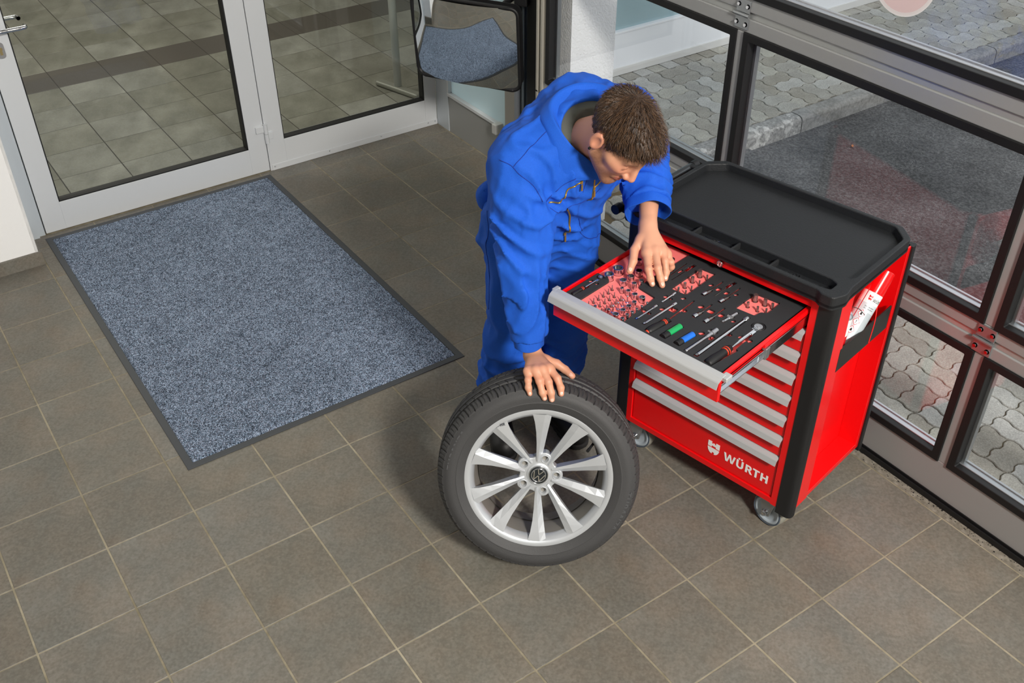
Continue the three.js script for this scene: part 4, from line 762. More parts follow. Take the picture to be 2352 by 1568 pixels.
const canLabel = canvasTex(1024, 1024, (x, w, h) => {                       // u runs round the can, v up
  x.fillStyle = '#c9d2d8'; x.fillRect(0, 0, w, h);
  x.fillStyle = '#f2f3f3'; x.fillRect(0, 0, w, 170);
  for (const cx of [0, 512]) {
    x.fillStyle = '#b3161c'; x.fillRect(cx + 92, 0, 16, h);
    emblem2d(x, cx + 160, 52, 1.5, '#dc0a14');
    x.fillStyle = '#26262a'; x.font = 'bold 66px sans-serif'; x.fillText('WÜRTH', cx + 242, 126);
    x.font = 'bold 24px sans-serif'; x.fillText('SILIKON-SPRAY', cx + 170, 226); x.fillText('SILICON SPRAY', cx + 170, 256);
    for (let k = 0; k < 3; k++) { const X0 = cx + 190 - k * 6, Y0 = 340 + k * 130; x.save(); x.translate(X0, Y0); x.rotate(Math.PI / 4); x.fillStyle = '#fff'; x.fillRect(-40, -40, 80, 80); x.strokeStyle = '#c4202a'; x.lineWidth = 7; x.strokeRect(-40, -40, 80, 80); x.restore(); x.fillStyle = '#1c1c1e'; if (k === 1) { x.fillRect(X0 - 5, Y0 - 26, 10, 34); x.fillRect(X0 - 5, Y0 + 14, 10, 10); } else { x.beginPath(); x.moveTo(X0 - 16, Y0 + 20); x.quadraticCurveTo(X0 - 22, Y0 - 6, X0, Y0 - 28); x.quadraticCurveTo(X0 + 22, Y0 - 4, X0 + 14, Y0 + 20); x.fill(); } }
    x.fillStyle = '#7d868d'; for (let r = 0; r < 42; r++) { const L = 150 + 60 * hash2(r, cx, 3); x.fillRect(cx + 275, 300 + r * 16, L, 5); }
  }
});
const canLabel2 = canvasTex(512, 512, (x, w, h) => { x.fillStyle = '#eceeee'; x.fillRect(0, 0, w, h); x.fillStyle = '#d3121a'; x.fillRect(0, 190, w, 230); for (const cx of [0, 256]) { emblem2d(x, cx + 60, 90, 1.1, '#d3121a'); x.fillStyle = '#f6f6f6'; x.save(); x.translate(cx + 150, 400); x.rotate(-Math.PI / 2); x.font = 'bold 40px sans-serif'; x.fillText('ROSTLÖSER', 0, 0); x.restore(); } });
const CAN_TURN = 0.9;
function leanCan(name, label, foot, head, r, build) {                       // foot and head in trolley axes (u, y, v)
  const a = toW(...foot), b = toW(...head), t = thing(name, label, 'spray can', [a.x, a.y, a.z]);
  t.quaternion.setFromUnitVectors(V3(0, 1, 0), b.clone().sub(a).normalize()); build(t, r, b.distanceTo(a)); return t;
}
leanCan('spray_can', 'grey and white spray can with a red cap leaning in the side bin', [0.6235, 0.675, 0.168], [0.6405, 0.905, 0.355], 0.0305, (t, r, L) => {
  mesh('body', new THREE.CylinderGeometry(r, r, L * 0.74, 48, 1, true).rotateY(CAN_TURN).translate(0, L * 0.37, 0), mat(0xffffff, { map: canLabel, roughness: 0.32, metalness: 0.1 }), t);
  mesh('base_rim', [new THREE.TorusGeometry(r, 0.002, 8, 40).rotateX(Math.PI / 2), new THREE.CircleGeometry(r, 32).rotateX(Math.PI / 2).translate(0, 0.002, 0)], satin, t);
  mesh('cap', new THREE.LatheGeometry([[r, 0], [r * 0.995, 0.01], [r * 0.93, L * 0.255], [r * 0.88, L * 0.262], [0, L * 0.265]].map(([a, b]) => new THREE.Vector2(a, b)), 40).translate(0, L * 0.735, 0), pmat(0xe8090d, { roughness: 0.22, clearcoat: 0.4 }), t);
});
leanCan('spray_can', 'red and white spray can with a bare nozzle and black wire', [0.621, 0.673, 0.142], [0.634, 0.868, 0.138], 0.0245, (t, r, L) => {
  mesh('body', new THREE.CylinderGeometry(r, r, L * 0.88, 40, 1, true).rotateY(1.2).translate(0, L * 0.44, 0), mat(0xffffff, { map: canLabel2, roughness: 0.32 }), t);
  mesh('shoulder', new THREE.LatheGeometry([[r, 0], [r * 1.02, 0.003], [r * 0.8, 0.012], [r * 0.5, 0.016], [0.008, 0.017], [0.008, 0.024], [0, 0.024]].map(([a, b]) => new THREE.Vector2(a, b)), 36).translate(0, L * 0.88, 0), satin, t);
  mesh('nozzle', rod(V3(0, L * 0.98, 0), V3(0, L * 1.04, 0), 0.006, 0.005), whitePanel, t);
});
{ const a = toW(0.668, 0.842, 0.268), b = toW(0.672, 0.722, 0.268); single('spray_straw', 'thin red spray straw hanging over the side bin', 'straw', tube([toW(0.66, 0.81, 0.30), toW(0.67, 0.765, 0.285), toW(0.676, 0.70, 0.262)], 0.0016, 20, 8), mat(0xe01a18, { roughness: 0.35 })); 
  single('nozzle_wire', 'thin black wire sticking out beside the spray cans', 'wire', tube([toW(0.634, 0.886, 0.13), toW(0.66, 0.872, 0.16), toW(0.67, 0.838, 0.192)], 0.0011, 16, 6), gripBlack);
  const p = toW(0.63, 0.6725, 0.24); const g = new THREE.SphereGeometry(1, 28, 18), q = g.attributes.position; for (let i = 0; i < q.count; i++) { const x = q.getX(i), y = q.getY(i), z = q.getZ(i), n = 1 + 0.35 * noise3(x * 2.5, y * 2.5, z * 2.5); q.setXYZ(i, x * 0.015 * n, (y + 1) * 0.036 * n, z * 0.04 * n); } g.computeVertexNormals();
  const c = single('work_glove', 'crumpled turquoise work glove at the bottom of the side bin', 'glove', g, mat(0x2aa58c, { roughness: 0.8 })); c.position.copy(p); c.rotation.y = TT; }

// ---------------------------------------------------------------- car wheel leaning back under the man's hand
const WC = V3(0.553, 0.363, 0.855), WN = V3(-0.5405, 0.3391, 0.77).normalize(), WE1 = V3(0, 1, 0).cross(WN).normalize(), WE2 = WN.clone().cross(WE1);
{
  const wheel = thing('car_wheel', 'car wheel with silver ten spoke rim leaning under the man\'s hand', 'wheel');
  wheel.position.copy(WC); wheel.quaternion.setFromRotationMatrix(new THREE.Matrix4().makeBasis(WE1, WE2, WN));
  // tyre: profile (radius, axial) swept round with grooves pressed in
  const prof = [[0.2215, -0.012], [0.2265, -0.004], [0.2335, 0.0005], [0.242, 0.005], [0.252, 0.009], [0.2535, 0.0105], [0.2555, 0.0105], [0.257, 0.0092], [0.268, 0.0115], [0.279, 0.0105], [0.288, 0.0065], [0.2945, 0.0015], [0.296, 0.0025], [0.2985, 0.001], [0.301, -0.004], [0.3055, -0.0105], [0.3095, -0.018], [0.3125, -0.026], [0.3145, -0.034], [0.3155, -0.042]];
  const zc = -0.0965, tread = []; for (let i = 1; i < 34; i++) { const z = -0.042 + (2 * (zc + 0.042)) * (i / 34); tread.push([0.3155 + 0.0015 * (1 - ((z - zc) / 0.0545) ** 2), z]); }
  const full = [...prof, ...tread, ...prof.slice().reverse().map(([r, z]) => [r, 2 * zc - z])];
  const NT = 1500, NP = full.length, P = new Float32Array((NT + 1) * NP * 3), I = [];
  const slots = 68, groove = (x, w) => 1 - sstep(w * 0.45, w, Math.abs(x));
  for (let t = 0; t <= NT; t++) {
    const th = t / NT * Math.PI * 2;
    for (let k = 0; k < NP; k++) {
      let [r, z] = full[k]; const q = Math.abs(z - zc), front = z > zc; let cut = 0;
      for (const g of [0.019, 0.053]) cut = Math.max(cut, 0.007 * groove(q - g, 0.0052));
      if (q > 0.056 && r > 0.2965) {                                                 // curved slots and sipes over the shoulder
        const s = (q - 0.056) / 0.045, ph = th / (2 * Math.PI) * slots + 0.35 * Math.sin(s * 1.5) * (front ? 1 : -1), f = Math.abs(ph - Math.round(ph));
        const f2 = Math.abs(ph + 0.5 - Math.round(ph + 0.5)), fade = sstep(0.2965, 0.3, r);
        cut = Math.max(cut, 0.006 * groove(f, 0.075) * fade, 0.0035 * groove(f2, 0.05) * fade * sstep(0.302, 0.306, r));
      } else if (q < 0.05 && q > 0.022) { const ph = th / (2 * Math.PI) * slots + q * 14, f = Math.abs(ph - Math.round(ph)); cut = Math.max(cut, 0.0035 * groove(f, 0.05)); }
      r -= cut; const o = (t * NP + k) * 3; P[o] = Math.cos(th) * r; P[o + 1] = Math.sin(th) * r; P[o + 2] = z - (r < 0.3125 && front && cut ? cut * 0.5 : 0);
      if (t < NT && k < NP - 1) { const a = t * NP + k, b = a + NP; I.push(a, b, a + 1, b, b + 1, a + 1); }
    }
  }
  const tg = new THREE.BufferGeometry(); tg.setAttribute('position', new THREE.BufferAttribute(P, 3)); tg.setIndex(I); tg.computeVertexNormals();
  { const n = tg.attributes.normal; for (let k = 0; k < NP; k++) { const a = k, b = NT * NP + k; n.setXYZ(b, n.getX(a), n.getY(a), n.getZ(a)); } }
  const tyreMat = mat(0x3a3a3b, { roughness: 0.62, bumpMap: grey(256, (u, v) => fbm(u, v, 40, 3, 81), 1 / 0.06), bumpScale: 0.0003 });
  const ty = mesh('tyre', boxUV(tg), tyreMat, wheel);
  // raised lettering on the sidewall
  const bent = (text, size, r0, ang, flip) => { const g = lettering(text, size, 0.0012), b = g.boundingBox, w = b.max.x - b.min.x, p = g.attributes.position; for (let i = 0; i < p.count; i++) { const x = p.getX(i) - w / 2, y = p.getY(i), rad = r0 + (flip ? -y : y), a = ang + (flip ? x : -x) / (r0 + (flip ? -size / 2 : size / 2)); p.setXYZ(i, Math.cos(a) * rad, Math.sin(a) * rad, p.getZ(i) + 0.0095 - Math.abs(rad - 0.27) * 0.09); } g.computeVertexNormals(); return g; };
  const letterMat = mat(0x48494b, { roughness: 0.45 });
  mesh('sidewall_lettering', bent('TURANZA', 0.022, 0.264, Math.PI * 0.88), letterMat, ty);
  mesh('sidewall_lettering', bent('225/45 R17', 0.013, 0.262, Math.PI * 0.7), letterMat, ty);
  mesh('sidewall_lettering', bent('OUTSIDE', 0.011, 0.27, -Math.PI * 0.5, true), letterMat, ty);
  mesh('sidewall_lettering', bent('TURANZA', 0.022, 0.268, -Math.PI * 0.12), letterMat, ty);
  // rim
  const silver = pmat(0xc2c6cb, { roughness: 0.36, metalness: 0.45, clearcoat: 0.35, clearcoatRoughness: 0.25 });
  const dusty = mat(0x8f8b84, { roughness: 0.5, metalness: 0.45 });
  const lathe = (pts, n = 120) => new THREE.LatheGeometry(pts.map(([r, z]) => new THREE.Vector2(r, z)), n).rotateX(Math.PI / 2);   // axial y -> z
  mesh('rim', lathe([[0.199, -0.052], [0.2, -0.03], [0.204, -0.017], [0.2115, -0.0075], [0.2165, -0.0035], [0.2285, -0.0015], [0.2325, -0.004], [0.2325, -0.009], [0.224, -0.014], [0.218, -0.03]].reverse()), silver, wheel);
  mesh('barrel', lathe([[0.2005, -0.028], [0.197, -0.05], [0.193, -0.08], [0.192, -0.11], [0.204, -0.13], [0.206, -0.17], [0.221, -0.182], [0.229, -0.196], [0.226, -0.2], [0.212, -0.186], [0.2, -0.17], [0.19, -0.1]].reverse()), dusty, wheel);
  // spokes: [station, half width left, half width right, front height, depth]
  const spoke = (m) => {
    const st = [[0.044, 0.0085, 0.0085, -0.036, 0.03], [0.075, 0.0095, 0.0115, -0.031, 0.034], [0.11, 0.0105, 0.0165, -0.025, 0.032], [0.15, 0.0135, 0.022, -0.017, 0.028], [0.185, 0.019, 0.0275, -0.0095, 0.026], [0.2125, 0.0265, 0.032, -0.005, 0.022]];
    const ring = st.map(([r, a, b, f, d], i) => { const ridge = lerp(-0.2, 0.72, i / 5) ; const L = -a, R = b; return [[L, r, f - 0.001], [lerp(L, R, clamp(0.35 + ridge * 0.42, 0.1, 0.92)), r, f + 0.0012], [R, r, f - lerp(0.013, 0.005, i / 5)], [R * 0.8, r, f - d], [L * 0.8, r, f - d]].map(([x, y, z]) => [x * m, y, z]); });
    const Q = [], tri = (a, b, c) => m > 0 ? Q.push(...a, ...b, ...c) : Q.push(...a, ...c, ...b);
    for (let i = 0; i < ring.length - 1; i++) for (let k = 0; k < 5; k++) { const j = (k + 1) % 5; tri(ring[i][k], ring[i][j], ring[i + 1][k]); tri(ring[i][j], ring[i + 1][j], ring[i + 1][k]); }
    const g = new THREE.BufferGeometry(); g.setAttribute('position', new THREE.BufferAttribute(new Float32Array(Q), 3)); g.computeVertexNormals(); return g;
  };
  const sg = [spoke(1), spoke(-1)].map((g) => clean(g));
  { const c = sg[0].clone(); c.computeBoundingBox(); }
  for (let i = 0; i < 10; i++) { const s = mesh('spoke', sg[i % 2], silver, wheel); s.rotation.z = (i * 36 - 2) * Math.PI / 180; }
  // hub with five bolt seats
  const hub = sub('hub', wheel);
  const hs = new THREE.Shape(); for (let i = 0; i < 60; i++) { const a = i / 60 * Math.PI * 2, q = 0.0665 + 0.009 * Math.cos(5 * (a - 1.2)); i ? hs.lineTo(Math.cos(a) * q, Math.sin(a) * q) : hs.moveTo(q, 0); hs.closePath; } hs.closePath();
  for (let i = 0; i < 5; i++) { const a = 1.2 + i * Math.PI * 0.4, h = new THREE.Path(); h.absarc(Math.cos(a) * 0.056, Math.sin(a) * 0.056, 0.0098, 0, Math.PI * 2, true); hs.holes.push(h); }
  mesh('hub_disc', at(extrude(hs, 0.024, { bevelEnabled: true, bevelSize: 0.004, bevelThickness: 0.005, bevelSegments: 3, bevelOffset: -0.003, curveSegments: 20 }), 0, 0, -0.068), silver, hub);
  mesh('hub_dome', lathe([[0, -0.058], [0.048, -0.058], [0.045, -0.043], [0.035, -0.037], [0.031, -0.036], [0, -0.036]].reverse(), 48), silver, hub);
  for (let i = 0; i < 5; i++) { const a = 1.2 + i * Math.PI * 0.4, b = sub('bolt_seat', wheel); b.position.set(Math.cos(a) * 0.056, Math.sin(a) * 0.056, -0.041);
    mesh('collar', lathe([[0.0135, -0.01], [0.0145, 0], [0.0125, 0.0045], [0.0102, 0.004], [0.0095, -0.008]].reverse(), 28), silver, b);
    mesh('bolt_hole', rod(V3(0, 0, -0.024), V3(0, 0, -0.012), 0.0092, 0.0092, 20), dusty, b); }
  // centre cap with emblem
  const cap = sub('centre_cap', wheel); cap.position.z = -0.0335; cap.rotation.z = -0.42;
  mesh('cap_disc', lathe([[0, 0.0], [0.022, 0.0], [0.0225, 0.001], [0.0285, 0.0005], [0.0285, -0.006]].reverse(), 48), mat(0x1d2226, { roughness: 0.3 }), cap);
  mesh('cap_ring', new THREE.TorusGeometry(0.0292, 0.0014, 8, 56), chrome, cap);
  { const L = [new THREE.TorusGeometry(0.0218, 0.0016, 8, 56).translate(0, 0, 0.0015)], bar2 = (x0, y0, x1, y1) => { const len = Math.hypot(x1 - x0, y1 - y0); L.push(new RoundedBoxGeometry(len, 0.0034, 0.0024, 1, 0.0006).rotateZ(Math.atan2(y1 - y0, x1 - x0)).translate((x0 + x1) / 2, (y0 + y1) / 2, 0.0015)); };
    const k = 0.0205; for (const s of [-1, 1]) { bar2(s * 0.42 * k, 0.88 * k, s * 0.03 * k, 0.14 * k); bar2(s * 0.88 * k, 0.42 * k, s * 0.42 * k, -0.86 * k); bar2(s * 0.42 * k, -0.86 * k, s * 0.03 * k, -0.06 * k); }
    mesh('emblem', L, chrome, cap); }
  { const v = sub('valve', wheel), a = 0.52; v.position.set(Math.cos(a) * 0.193, Math.sin(a) * 0.193, -0.03); mesh('stem', rod(V3(0.006, 0.004, -0.03), V3(-0.012, -0.006, 0.0), 0.004), gripBlack, v); mesh('valve_cap', rod(V3(-0.012, -0.006, 0.0), V3(-0.018, -0.009, 0.01), 0.005), gripBlack, v); }
  { const g = lettering('HR', 0.0085, 0.0004), a = 2.13; g.rotateZ(0.25); g.translate(Math.cos(a) * 0.2105 - 0.006, Math.sin(a) * 0.2105 - 0.004, -0.0028); mesh('chalk_mark', g, mat(0x3c3f46), wheel); }
}

// ---------------------------------------------------------------- convex mirror on the gate post
{
  const w = 0.541, h = 0.405, m = thing('convex_mirror', 'convex mirror with a black rim hanging beside the gate track', 'mirror', [1.693, 0.839, -1.321]);
  m.rotation.set(0.105, -1.015, -0.011, 'YXZ');
  const shape = roundPoly([[-w / 2, -h / 2], [w / 2, -h / 2], [w / 2, h / 2], [-w / 2, h / 2]], 0.045), R = 1.0;
  const sag = (x, y) => 0.045 - x * x / (2 * R) - y * y / (2 * 2.4);
  const N = 72, g = new THREE.PlaneGeometry(w, h, N, N), p = g.attributes.position;
  for (let i = 0; i < p.count; i++) {                                         // squeeze the grid into the rounded outline, then bulge it
    let x = p.getX(i), y = p.getY(i); const cx = w / 2 - 0.034, cy = h / 2 - 0.034, ax = Math.abs(x), ay = Math.abs(y);
    if (ax > cx && ay > cy) { const d = Math.hypot(ax - cx, ay - cy), k = Math.max(ax - cx, ay - cy) / d; x = Math.sign(x) * (cx + (ax - cx) * k); y = Math.sign(y) * (cy + (ay - cy) * k); }
    p.setXYZ(i, x, y, sag(x, y) + 0.0012 * noise3(x * 7, y * 7, 2));
  }
  g.computeVertexNormals();
  mesh('mirror_face', g, mat(0xe4e9ec, { metalness: 1, roughness: 0.015 }), m);
  const pts = shape.getPoints(10).map((q) => V3(q.x * 1.005, q.y * 1.005, sag(q.x, q.y)));
  mesh('rim', new THREE.TubeGeometry(new THREE.CatmullRomCurve3(pts.slice(0, -1), true, 'catmullrom', 0.1), 260, 0.0095, 10, true), rubber, m);
  const back = slab(roundPoly([[-w / 2, -h / 2], [w / 2, -h / 2], [w / 2, h / 2], [-w / 2, h / 2]], 0.045), 0, 0.004); back.rotateX(Math.PI / 2); back.translate(0, 0, -0.048);
  mesh('back_plate', back, gripBlack, m);
  mesh('arm', [tube([V3(0.02, 0, -0.05), V3(0.1, 0.1, -0.1), V3(0.2, 0.2, -0.11), V3(0.26, 0.215, -0.09)], 0.015, 30, 12)], gripBlack, m);
  mesh('clamp', [rspan(0.225, 0.29, 0.185, 0.25, -0.16, -0.06, 0.008)], gripBlack, m);
}

// ---------------------------------------------------------------- the man
const man = thing('person', 'man in blue overalls bending over the open drawer, one hand on the wheel', 'person', [0, 0, 0]);
const J = {
  hipR: [0.815, 0.88, 0.36], hipL: [0.985, 0.88, 0.415], kneeR: [0.82, 0.49, 0.33], kneeL: [1.0, 0.49, 0.39], ankR: [0.845, 0.1, 0.205], ankL: [1.032, 0.1, 0.287],
  shR: [0.728, 1.24, 0.502], elR: [0.679, 0.965, 0.585], wrR: [0.662, 0.70, 0.648], handR: [0.670, 0.664, 0.6535],
  shL: [1.085, 1.305, 0.54], elL: [1.235, 1.125, 0.47], wrL: [1.108, 1.02, 0.645], handL: [1.0802, 1.0, 0.6803],
};
const dist = (p, q) => Math.hypot(p[0] - q[0], p[1] - q[1], p[2] - q[2]);
const ridge = (v) => { const a = 1 - Math.abs(v) * 2.6; return a > 0 ? a * a * (3 - 2 * a) : 0; };
function fold(x, y, z) {                                                     // wrinkles of the cloth: long soft drapes and sharper creases near the joints
  const wx = 0.5 * noise3(x * 5, y * 4, z * 5 + 7), wy = 0.5 * noise3(x * 5 + 9, y * 4, z * 5);
  let d = 0.0045 * noise3(x * 11, y * 5, z * 11) - 0.009 * ridge(noise3(x * 9 + wx, y * 4 + wy, z * 9)) - 0.004 * ridge(noise3(x * 17 + wx + 5, y * 9 + wy * 2, z * 17)) + 0.0018 * noise3(x * 34, y * 22, z * 34);
  const zone = (c, r, ax, f, amp, sd) => { const q = Math.hypot(x - c[0], y - c[1], z - c[2]); if (q > r) return 0; const w = sstep(1, 0.35, q / r), s = (x - c[0]) * ax[0] + (y - c[1]) * ax[1] + (z - c[2]) * ax[2]; return -1.35 * amp * w * ridge(Math.sin(s * f + 3.2 * noise3(x * 5 + sd, y * 5, z * 5)) * 0.42); };
  d += zone([0.71, 1.07, 0.56], 0.19, [0.45, 1, 0.3], 44, 0.013, 1) + zone([0.67, 0.86, 0.62], 0.2, [-1, 0.35, 0.3], 58, 0.009, 2);
  d += zone([0.84, 1.03, 0.53], 0.22, [0.35, 1, 0.1], 48, 0.01, 3) + zone([0.83, 0.36, 0.3], 0.3, [0.5, 1, 0.2], 38, 0.012, 4) + zone([1.01, 0.34, 0.35], 0.3, [-0.5, 1, 0.2], 40, 0.011, 5);
  d += zone([1.17, 1.07, 0.56], 0.16, [0.6, 0.2, -0.8], 62, 0.009, 6) + zone([0.93, 0.8, 0.46], 0.2, [0.6, 0.9, 0], 42, 0.007, 7) + zone([0.77, 1.2, 0.58], 0.17, [0.9, 0.5, 0.2], 48, 0.009, 8) + zone([0.9, 1.28, 0.42], 0.22, [0.9, 0.2, 0.7], 34, 0.006, 9) + zone([0.8, 0.92, 0.25], 0.2, [0.2, 1, 0.3], 36, 0.008, 10);
  return d;
}
function clothed(x, y, z) {
  const c = (a, b, r0, r1) => cone(x, y, z, a, b, r0, r1);
  let t = c([0.83, 0.94, 0.36], [0.80, 1.2, 0.475], 0.102, 0.118);
  t = smin(t, c([0.965, 0.94, 0.395], [1.0, 1.24, 0.50], 0.1, 0.115), 0.07);
  t = smin(t, c([0.895, 0.96, 0.405], [0.9, 1.2, 0.515], 0.105, 0.112), 0.06);
  t = smin(t, c([0.76, 1.25, 0.505], [0.91, 1.295, 0.525], 0.085, 0.09), 0.07);
  t = smin(t, c([0.91, 1.295, 0.525], [1.06, 1.315, 0.54], 0.09, 0.082), 0.06);
  t = smin(t, c([0.855, 1.21, 0.41], [1.0, 1.285, 0.405], 0.09, 0.115), 0.07);
  t = smin(t, c([0.835, 0.9, 0.325], [0.955, 0.9, 0.36], 0.102, 0.102), 0.06);
  let l = c(J.hipR, J.kneeR, 0.092, 0.08); l = smin(l, c(J.kneeR, J.ankR, 0.08, 0.085), 0.03);
  let m = c(J.hipL, J.kneeL, 0.088, 0.072); m = smin(m, c(J.kneeL, J.ankL, 0.072, 0.074), 0.03);
  t = smin(t, smin(l, m, 0.012), 0.045);
  let a = c(J.shR, J.elR, 0.088, 0.062); a = smin(a, c(J.elR, J.wrR, 0.062, 0.041), 0.03);
  let b = c(J.shL, J.elL, 0.085, 0.069); b = smin(b, c(J.elL, J.wrL, 0.069, 0.06), 0.03);
  t = smin(t, a, 0.022); t = smin(t, b, 0.022);
  return t;
}
const pl = (x, y, z, p, n) => (x - p[0]) * n[0] + (y - p[1]) * n[1] + (z - p[2]) * n[2];
const unit = (a, b) => { const d = dist(a, b); return [(b[0] - a[0]) / d, (b[1] - a[1]) / d, (b[2] - a[2]) / d]; };
const axR = unit(J.elR, J.wrR), axL = unit(J.elL, J.wrL);
const NC = [0.912, 1.335, 0.605];
const neckHole = (x, y, z) => Math.min(ell(x, y, z, NC, [0.098, 0.1, 0.088]), cone(x, y, z, [0.905, 1.29, 0.66], [0.905, 1.17, 0.69], 0.05, 0.012));
function overallsSDF(x, y, z) {
  let d = clothed(x, y, z); if (d < 0.05 && d > -0.05) d += fold(x, y, z);
  d = Math.max(d, 0.085 - y);
  if (dist([x, y, z], J.wrR) < 0.13) d = Math.max(d, pl(x, y, z, J.wrR, axR) + 0.03);
  if (dist([x, y, z], J.wrL) < 0.13) d = Math.max(d, pl(x, y, z, J.wrL, axL) + 0.035);
  if (dist([x, y, z], NC) < 0.3) d = smax(d, -neckHole(x, y, z), 0.012);
  return d;
}
const clothTex = texture(512, (u, v, x, y) => { const k = (fbm(u, v, 128, 2, 101) - 0.5) * 16 + ((x + y) % 4 < 2 ? 3 : -3); return [8 + k * 0.4, 86 + k * 0.8, 198 + k]; }, true, 1 / 0.16);
const blue = mat(0xffffff, { map: clothTex, roughness: 0.82, bumpMap: grey(256, (u, v, x, y) => ((x + y) % 4) / 4 * 0.5 + hash2(x, y, 4) * 0.5, 1 / 0.06), bumpScale: 0.0003 });
const skin = pmat(0xffffff, { vertexColors: true, roughness: 0.5, sheen: 0.15 });
mesh('overalls', boxUV(surfaceNets(overallsSDF, [0.58, 0.03, 0.08], [1.36, 1.48, 0.80], 0.0066)), blue, man);
mesh('undershirt', surfaceNets((x, y, z) => { const q = Math.hypot(x - NC[0], y - NC[1], z - NC[2]); if (q > 0.24) return q - 0.2; return Math.max(clothed(x, y, z) + 0.012 + 0.003 * noise3(x * 22, y * 22, z * 14), q - 0.175, -ell(x, y, z, [0.908, 1.36, 0.635], [0.078, 0.1, 0.075])); }, [0.7, 1.1, 0.4], [1.12, 1.45, 0.8], 0.006), mat(0x55564e, { roughness: 0.9 }), man);

// ---- head in its own axes: x = his left, y = up, z = face
const HC = [0.89, 1.37, 0.743], HX = V3(0.98935, -0.07576, -0.12429), HY = V3(0.14203, 0.68931, 0.71041), HZ = V3(0.03185, -0.72049, 0.69273);
const headM = new THREE.Matrix4().makeBasis(HX, HY, HZ).setPosition(...HC), headInv = headM.clone().invert();
const nb = V3(...[0.91, 1.265, 0.525]).applyMatrix4(headInv).toArray();
const cranium = (x, y, z) => ell(x, y, z, [0, 0.038, -0.014], [0.0765, 0.084, 0.098]);
function headSDF(px, py, pz) {
  const ax = Math.abs(px), x = px, y = py, z = pz, c = (a, b, r0, r1) => cone(ax, y, z, a, b, r0, r1);
  let d = cranium(x, y, z);
  d = smin(d, ell(x, y, z, [0, -0.022, 0.032], [0.061, 0.078, 0.062]), 0.03);
  d = smin(d, c([0.048, -0.052, 0.006], [0.014, -0.096, 0.066], 0.024, 0.02), 0.025);
  d = smin(d, ell(x, y, z, [0, -0.1, 0.074], [0.022, 0.016, 0.017]), 0.02);
  d = smin(d, c([0.008, 0.027, 0.086], [0.038, 0.026, 0.076], 0.011, 0.009), 0.016);
  d = smin(d, c([0.036, -0.012, 0.068], [0.05, -0.008, 0.045], 0.017, 0.017), 0.02);
  d = smax(d, -(Math.hypot((ax - 0.032) * 0.8, (y - 0.006), z - 0.1) - 0.0165), 0.014);
  d = smin(d, Math.hypot(ax - 0.032, y - 0.004, z - 0.0735) - 0.0135, 0.004);
  d = smin(d, cone(x, y, z, [0, 0.022, 0.09], [0, -0.026, 0.111], 0.0075, 0.0115), 0.012);
  d = smin(d, Math.hypot(ax - 0.011, y + 0.033, z - 0.1) - 0.0085, 0.008);
  d = smin(d, c([0.0, -0.058, 0.0905], [0.022, -0.062, 0.08], 0.0075, 0.004), 0.008);
  d = smin(d, c([0.0, -0.0705, 0.0885], [0.019, -0.067, 0.08], 0.008, 0.004), 0.008);
  d = smax(d, -cone(ax, y, z, [0, -0.0642, 0.1], [0.022, -0.0642, 0.087], 0.0022, 0.001), 0.004);
  // ear: shell with a hollow
  let e = ell(ax, y, z, [0.081 + (y > 0 ? y * 0.12 : 0), -0.002, -0.012], [0.0115, 0.033, 0.02]);
  e = smax(e, -ell(ax, y, z, [0.094, 0.003, -0.006], [0.0105, 0.021, 0.011]), 0.006);
  d = smin(d, e, 0.008);
  d = smin(d, cone(x, y, z, [0, -0.03, -0.03], nb, 0.056, 0.064), 0.02);
  return d;
}
const paint = (g, fn) => { const p = g.attributes.position, c = new Float32Array(p.count * 3), k = new THREE.Color(); for (let i = 0; i < p.count; i++) { fn(k, p.getX(i), p.getY(i), p.getZ(i)); c.set([k.r, k.g, k.b], i * 3); } g.setAttribute('color', new THREE.BufferAttribute(c, 3)); return g; };
const SK = new THREE.Color(0xd39a7c), BE = new THREE.Color(0x6b4630), LI = new THREE.Color(0xc87468), RO = new THREE.Color(0xd9866e), BR = new THREE.Color(0x4a3020), NA = new THREE.Color(0xf0c6b2);
const hg = paint(surfaceNets(headSDF, [-0.11, -0.26, -0.18], [0.11, 0.14, 0.135], 0.003), (k, x, y, z) => {
  const ax = Math.abs(x); k.copy(SK);
  const sp = 0.5 + 0.5 * noise3(x * 420, y * 420, z * 420);
  const beard = Math.max(sstep(-0.028, -0.07, y) * sstep(0.0, 0.03, z + ax * 0.2), 0) * (1 - sstep(-0.05, -0.03, y) * sstep(0.06, 0.075, z)), side = sstep(0.045, 0.06, ax) * sstep(0.0, -0.03, y) * sstep(-0.01, 0.012, z) * sstep(0.06, 0.035, z);
  const b = clamp(Math.max(beard * (1 - sstep(-0.115, -0.14, y)), side), 0, 1);
  k.lerp(BE, b * (0.5 + 0.42 * sp));
  if (ax < 0.021 && y < -0.053 && y > -0.076 && z > 0.08) k.lerp(LI, 0.6);
  k.lerp(RO, 0.45 * Math.exp(-((ax - 0.04) ** 2 + (y + 0.012) ** 2) / 0.0006) * sstep(0.04, 0.06, z) + 0.5 * Math.exp(-(x * x + (y + 0.03) ** 2 + (z - 0.115) ** 2) / 0.0004));
  if (ax > 0.08 && ax < 0.11 && y > -0.05) k.lerp(RO, 0.4);
  const bw = Math.exp(-((y - 0.031 + ax * 0.05) ** 2) / 0.00002) * sstep(0.012, 0.02, ax) * sstep(0.052, 0.044, ax) * sstep(0.05, 0.06, z); k.lerp(BR, clamp(bw, 0, 1) * (0.5 + 0.4 * sp));
  const lash = Math.exp(-((y + 0.0035) ** 2) / 0.000004) * sstep(0.019, 0.024, ax) * sstep(0.046, 0.04, ax) * sstep(0.06, 0.07, z); k.lerp(BR, clamp(lash, 0, 1) * 0.8);
}); hg.applyMatrix4(headM);

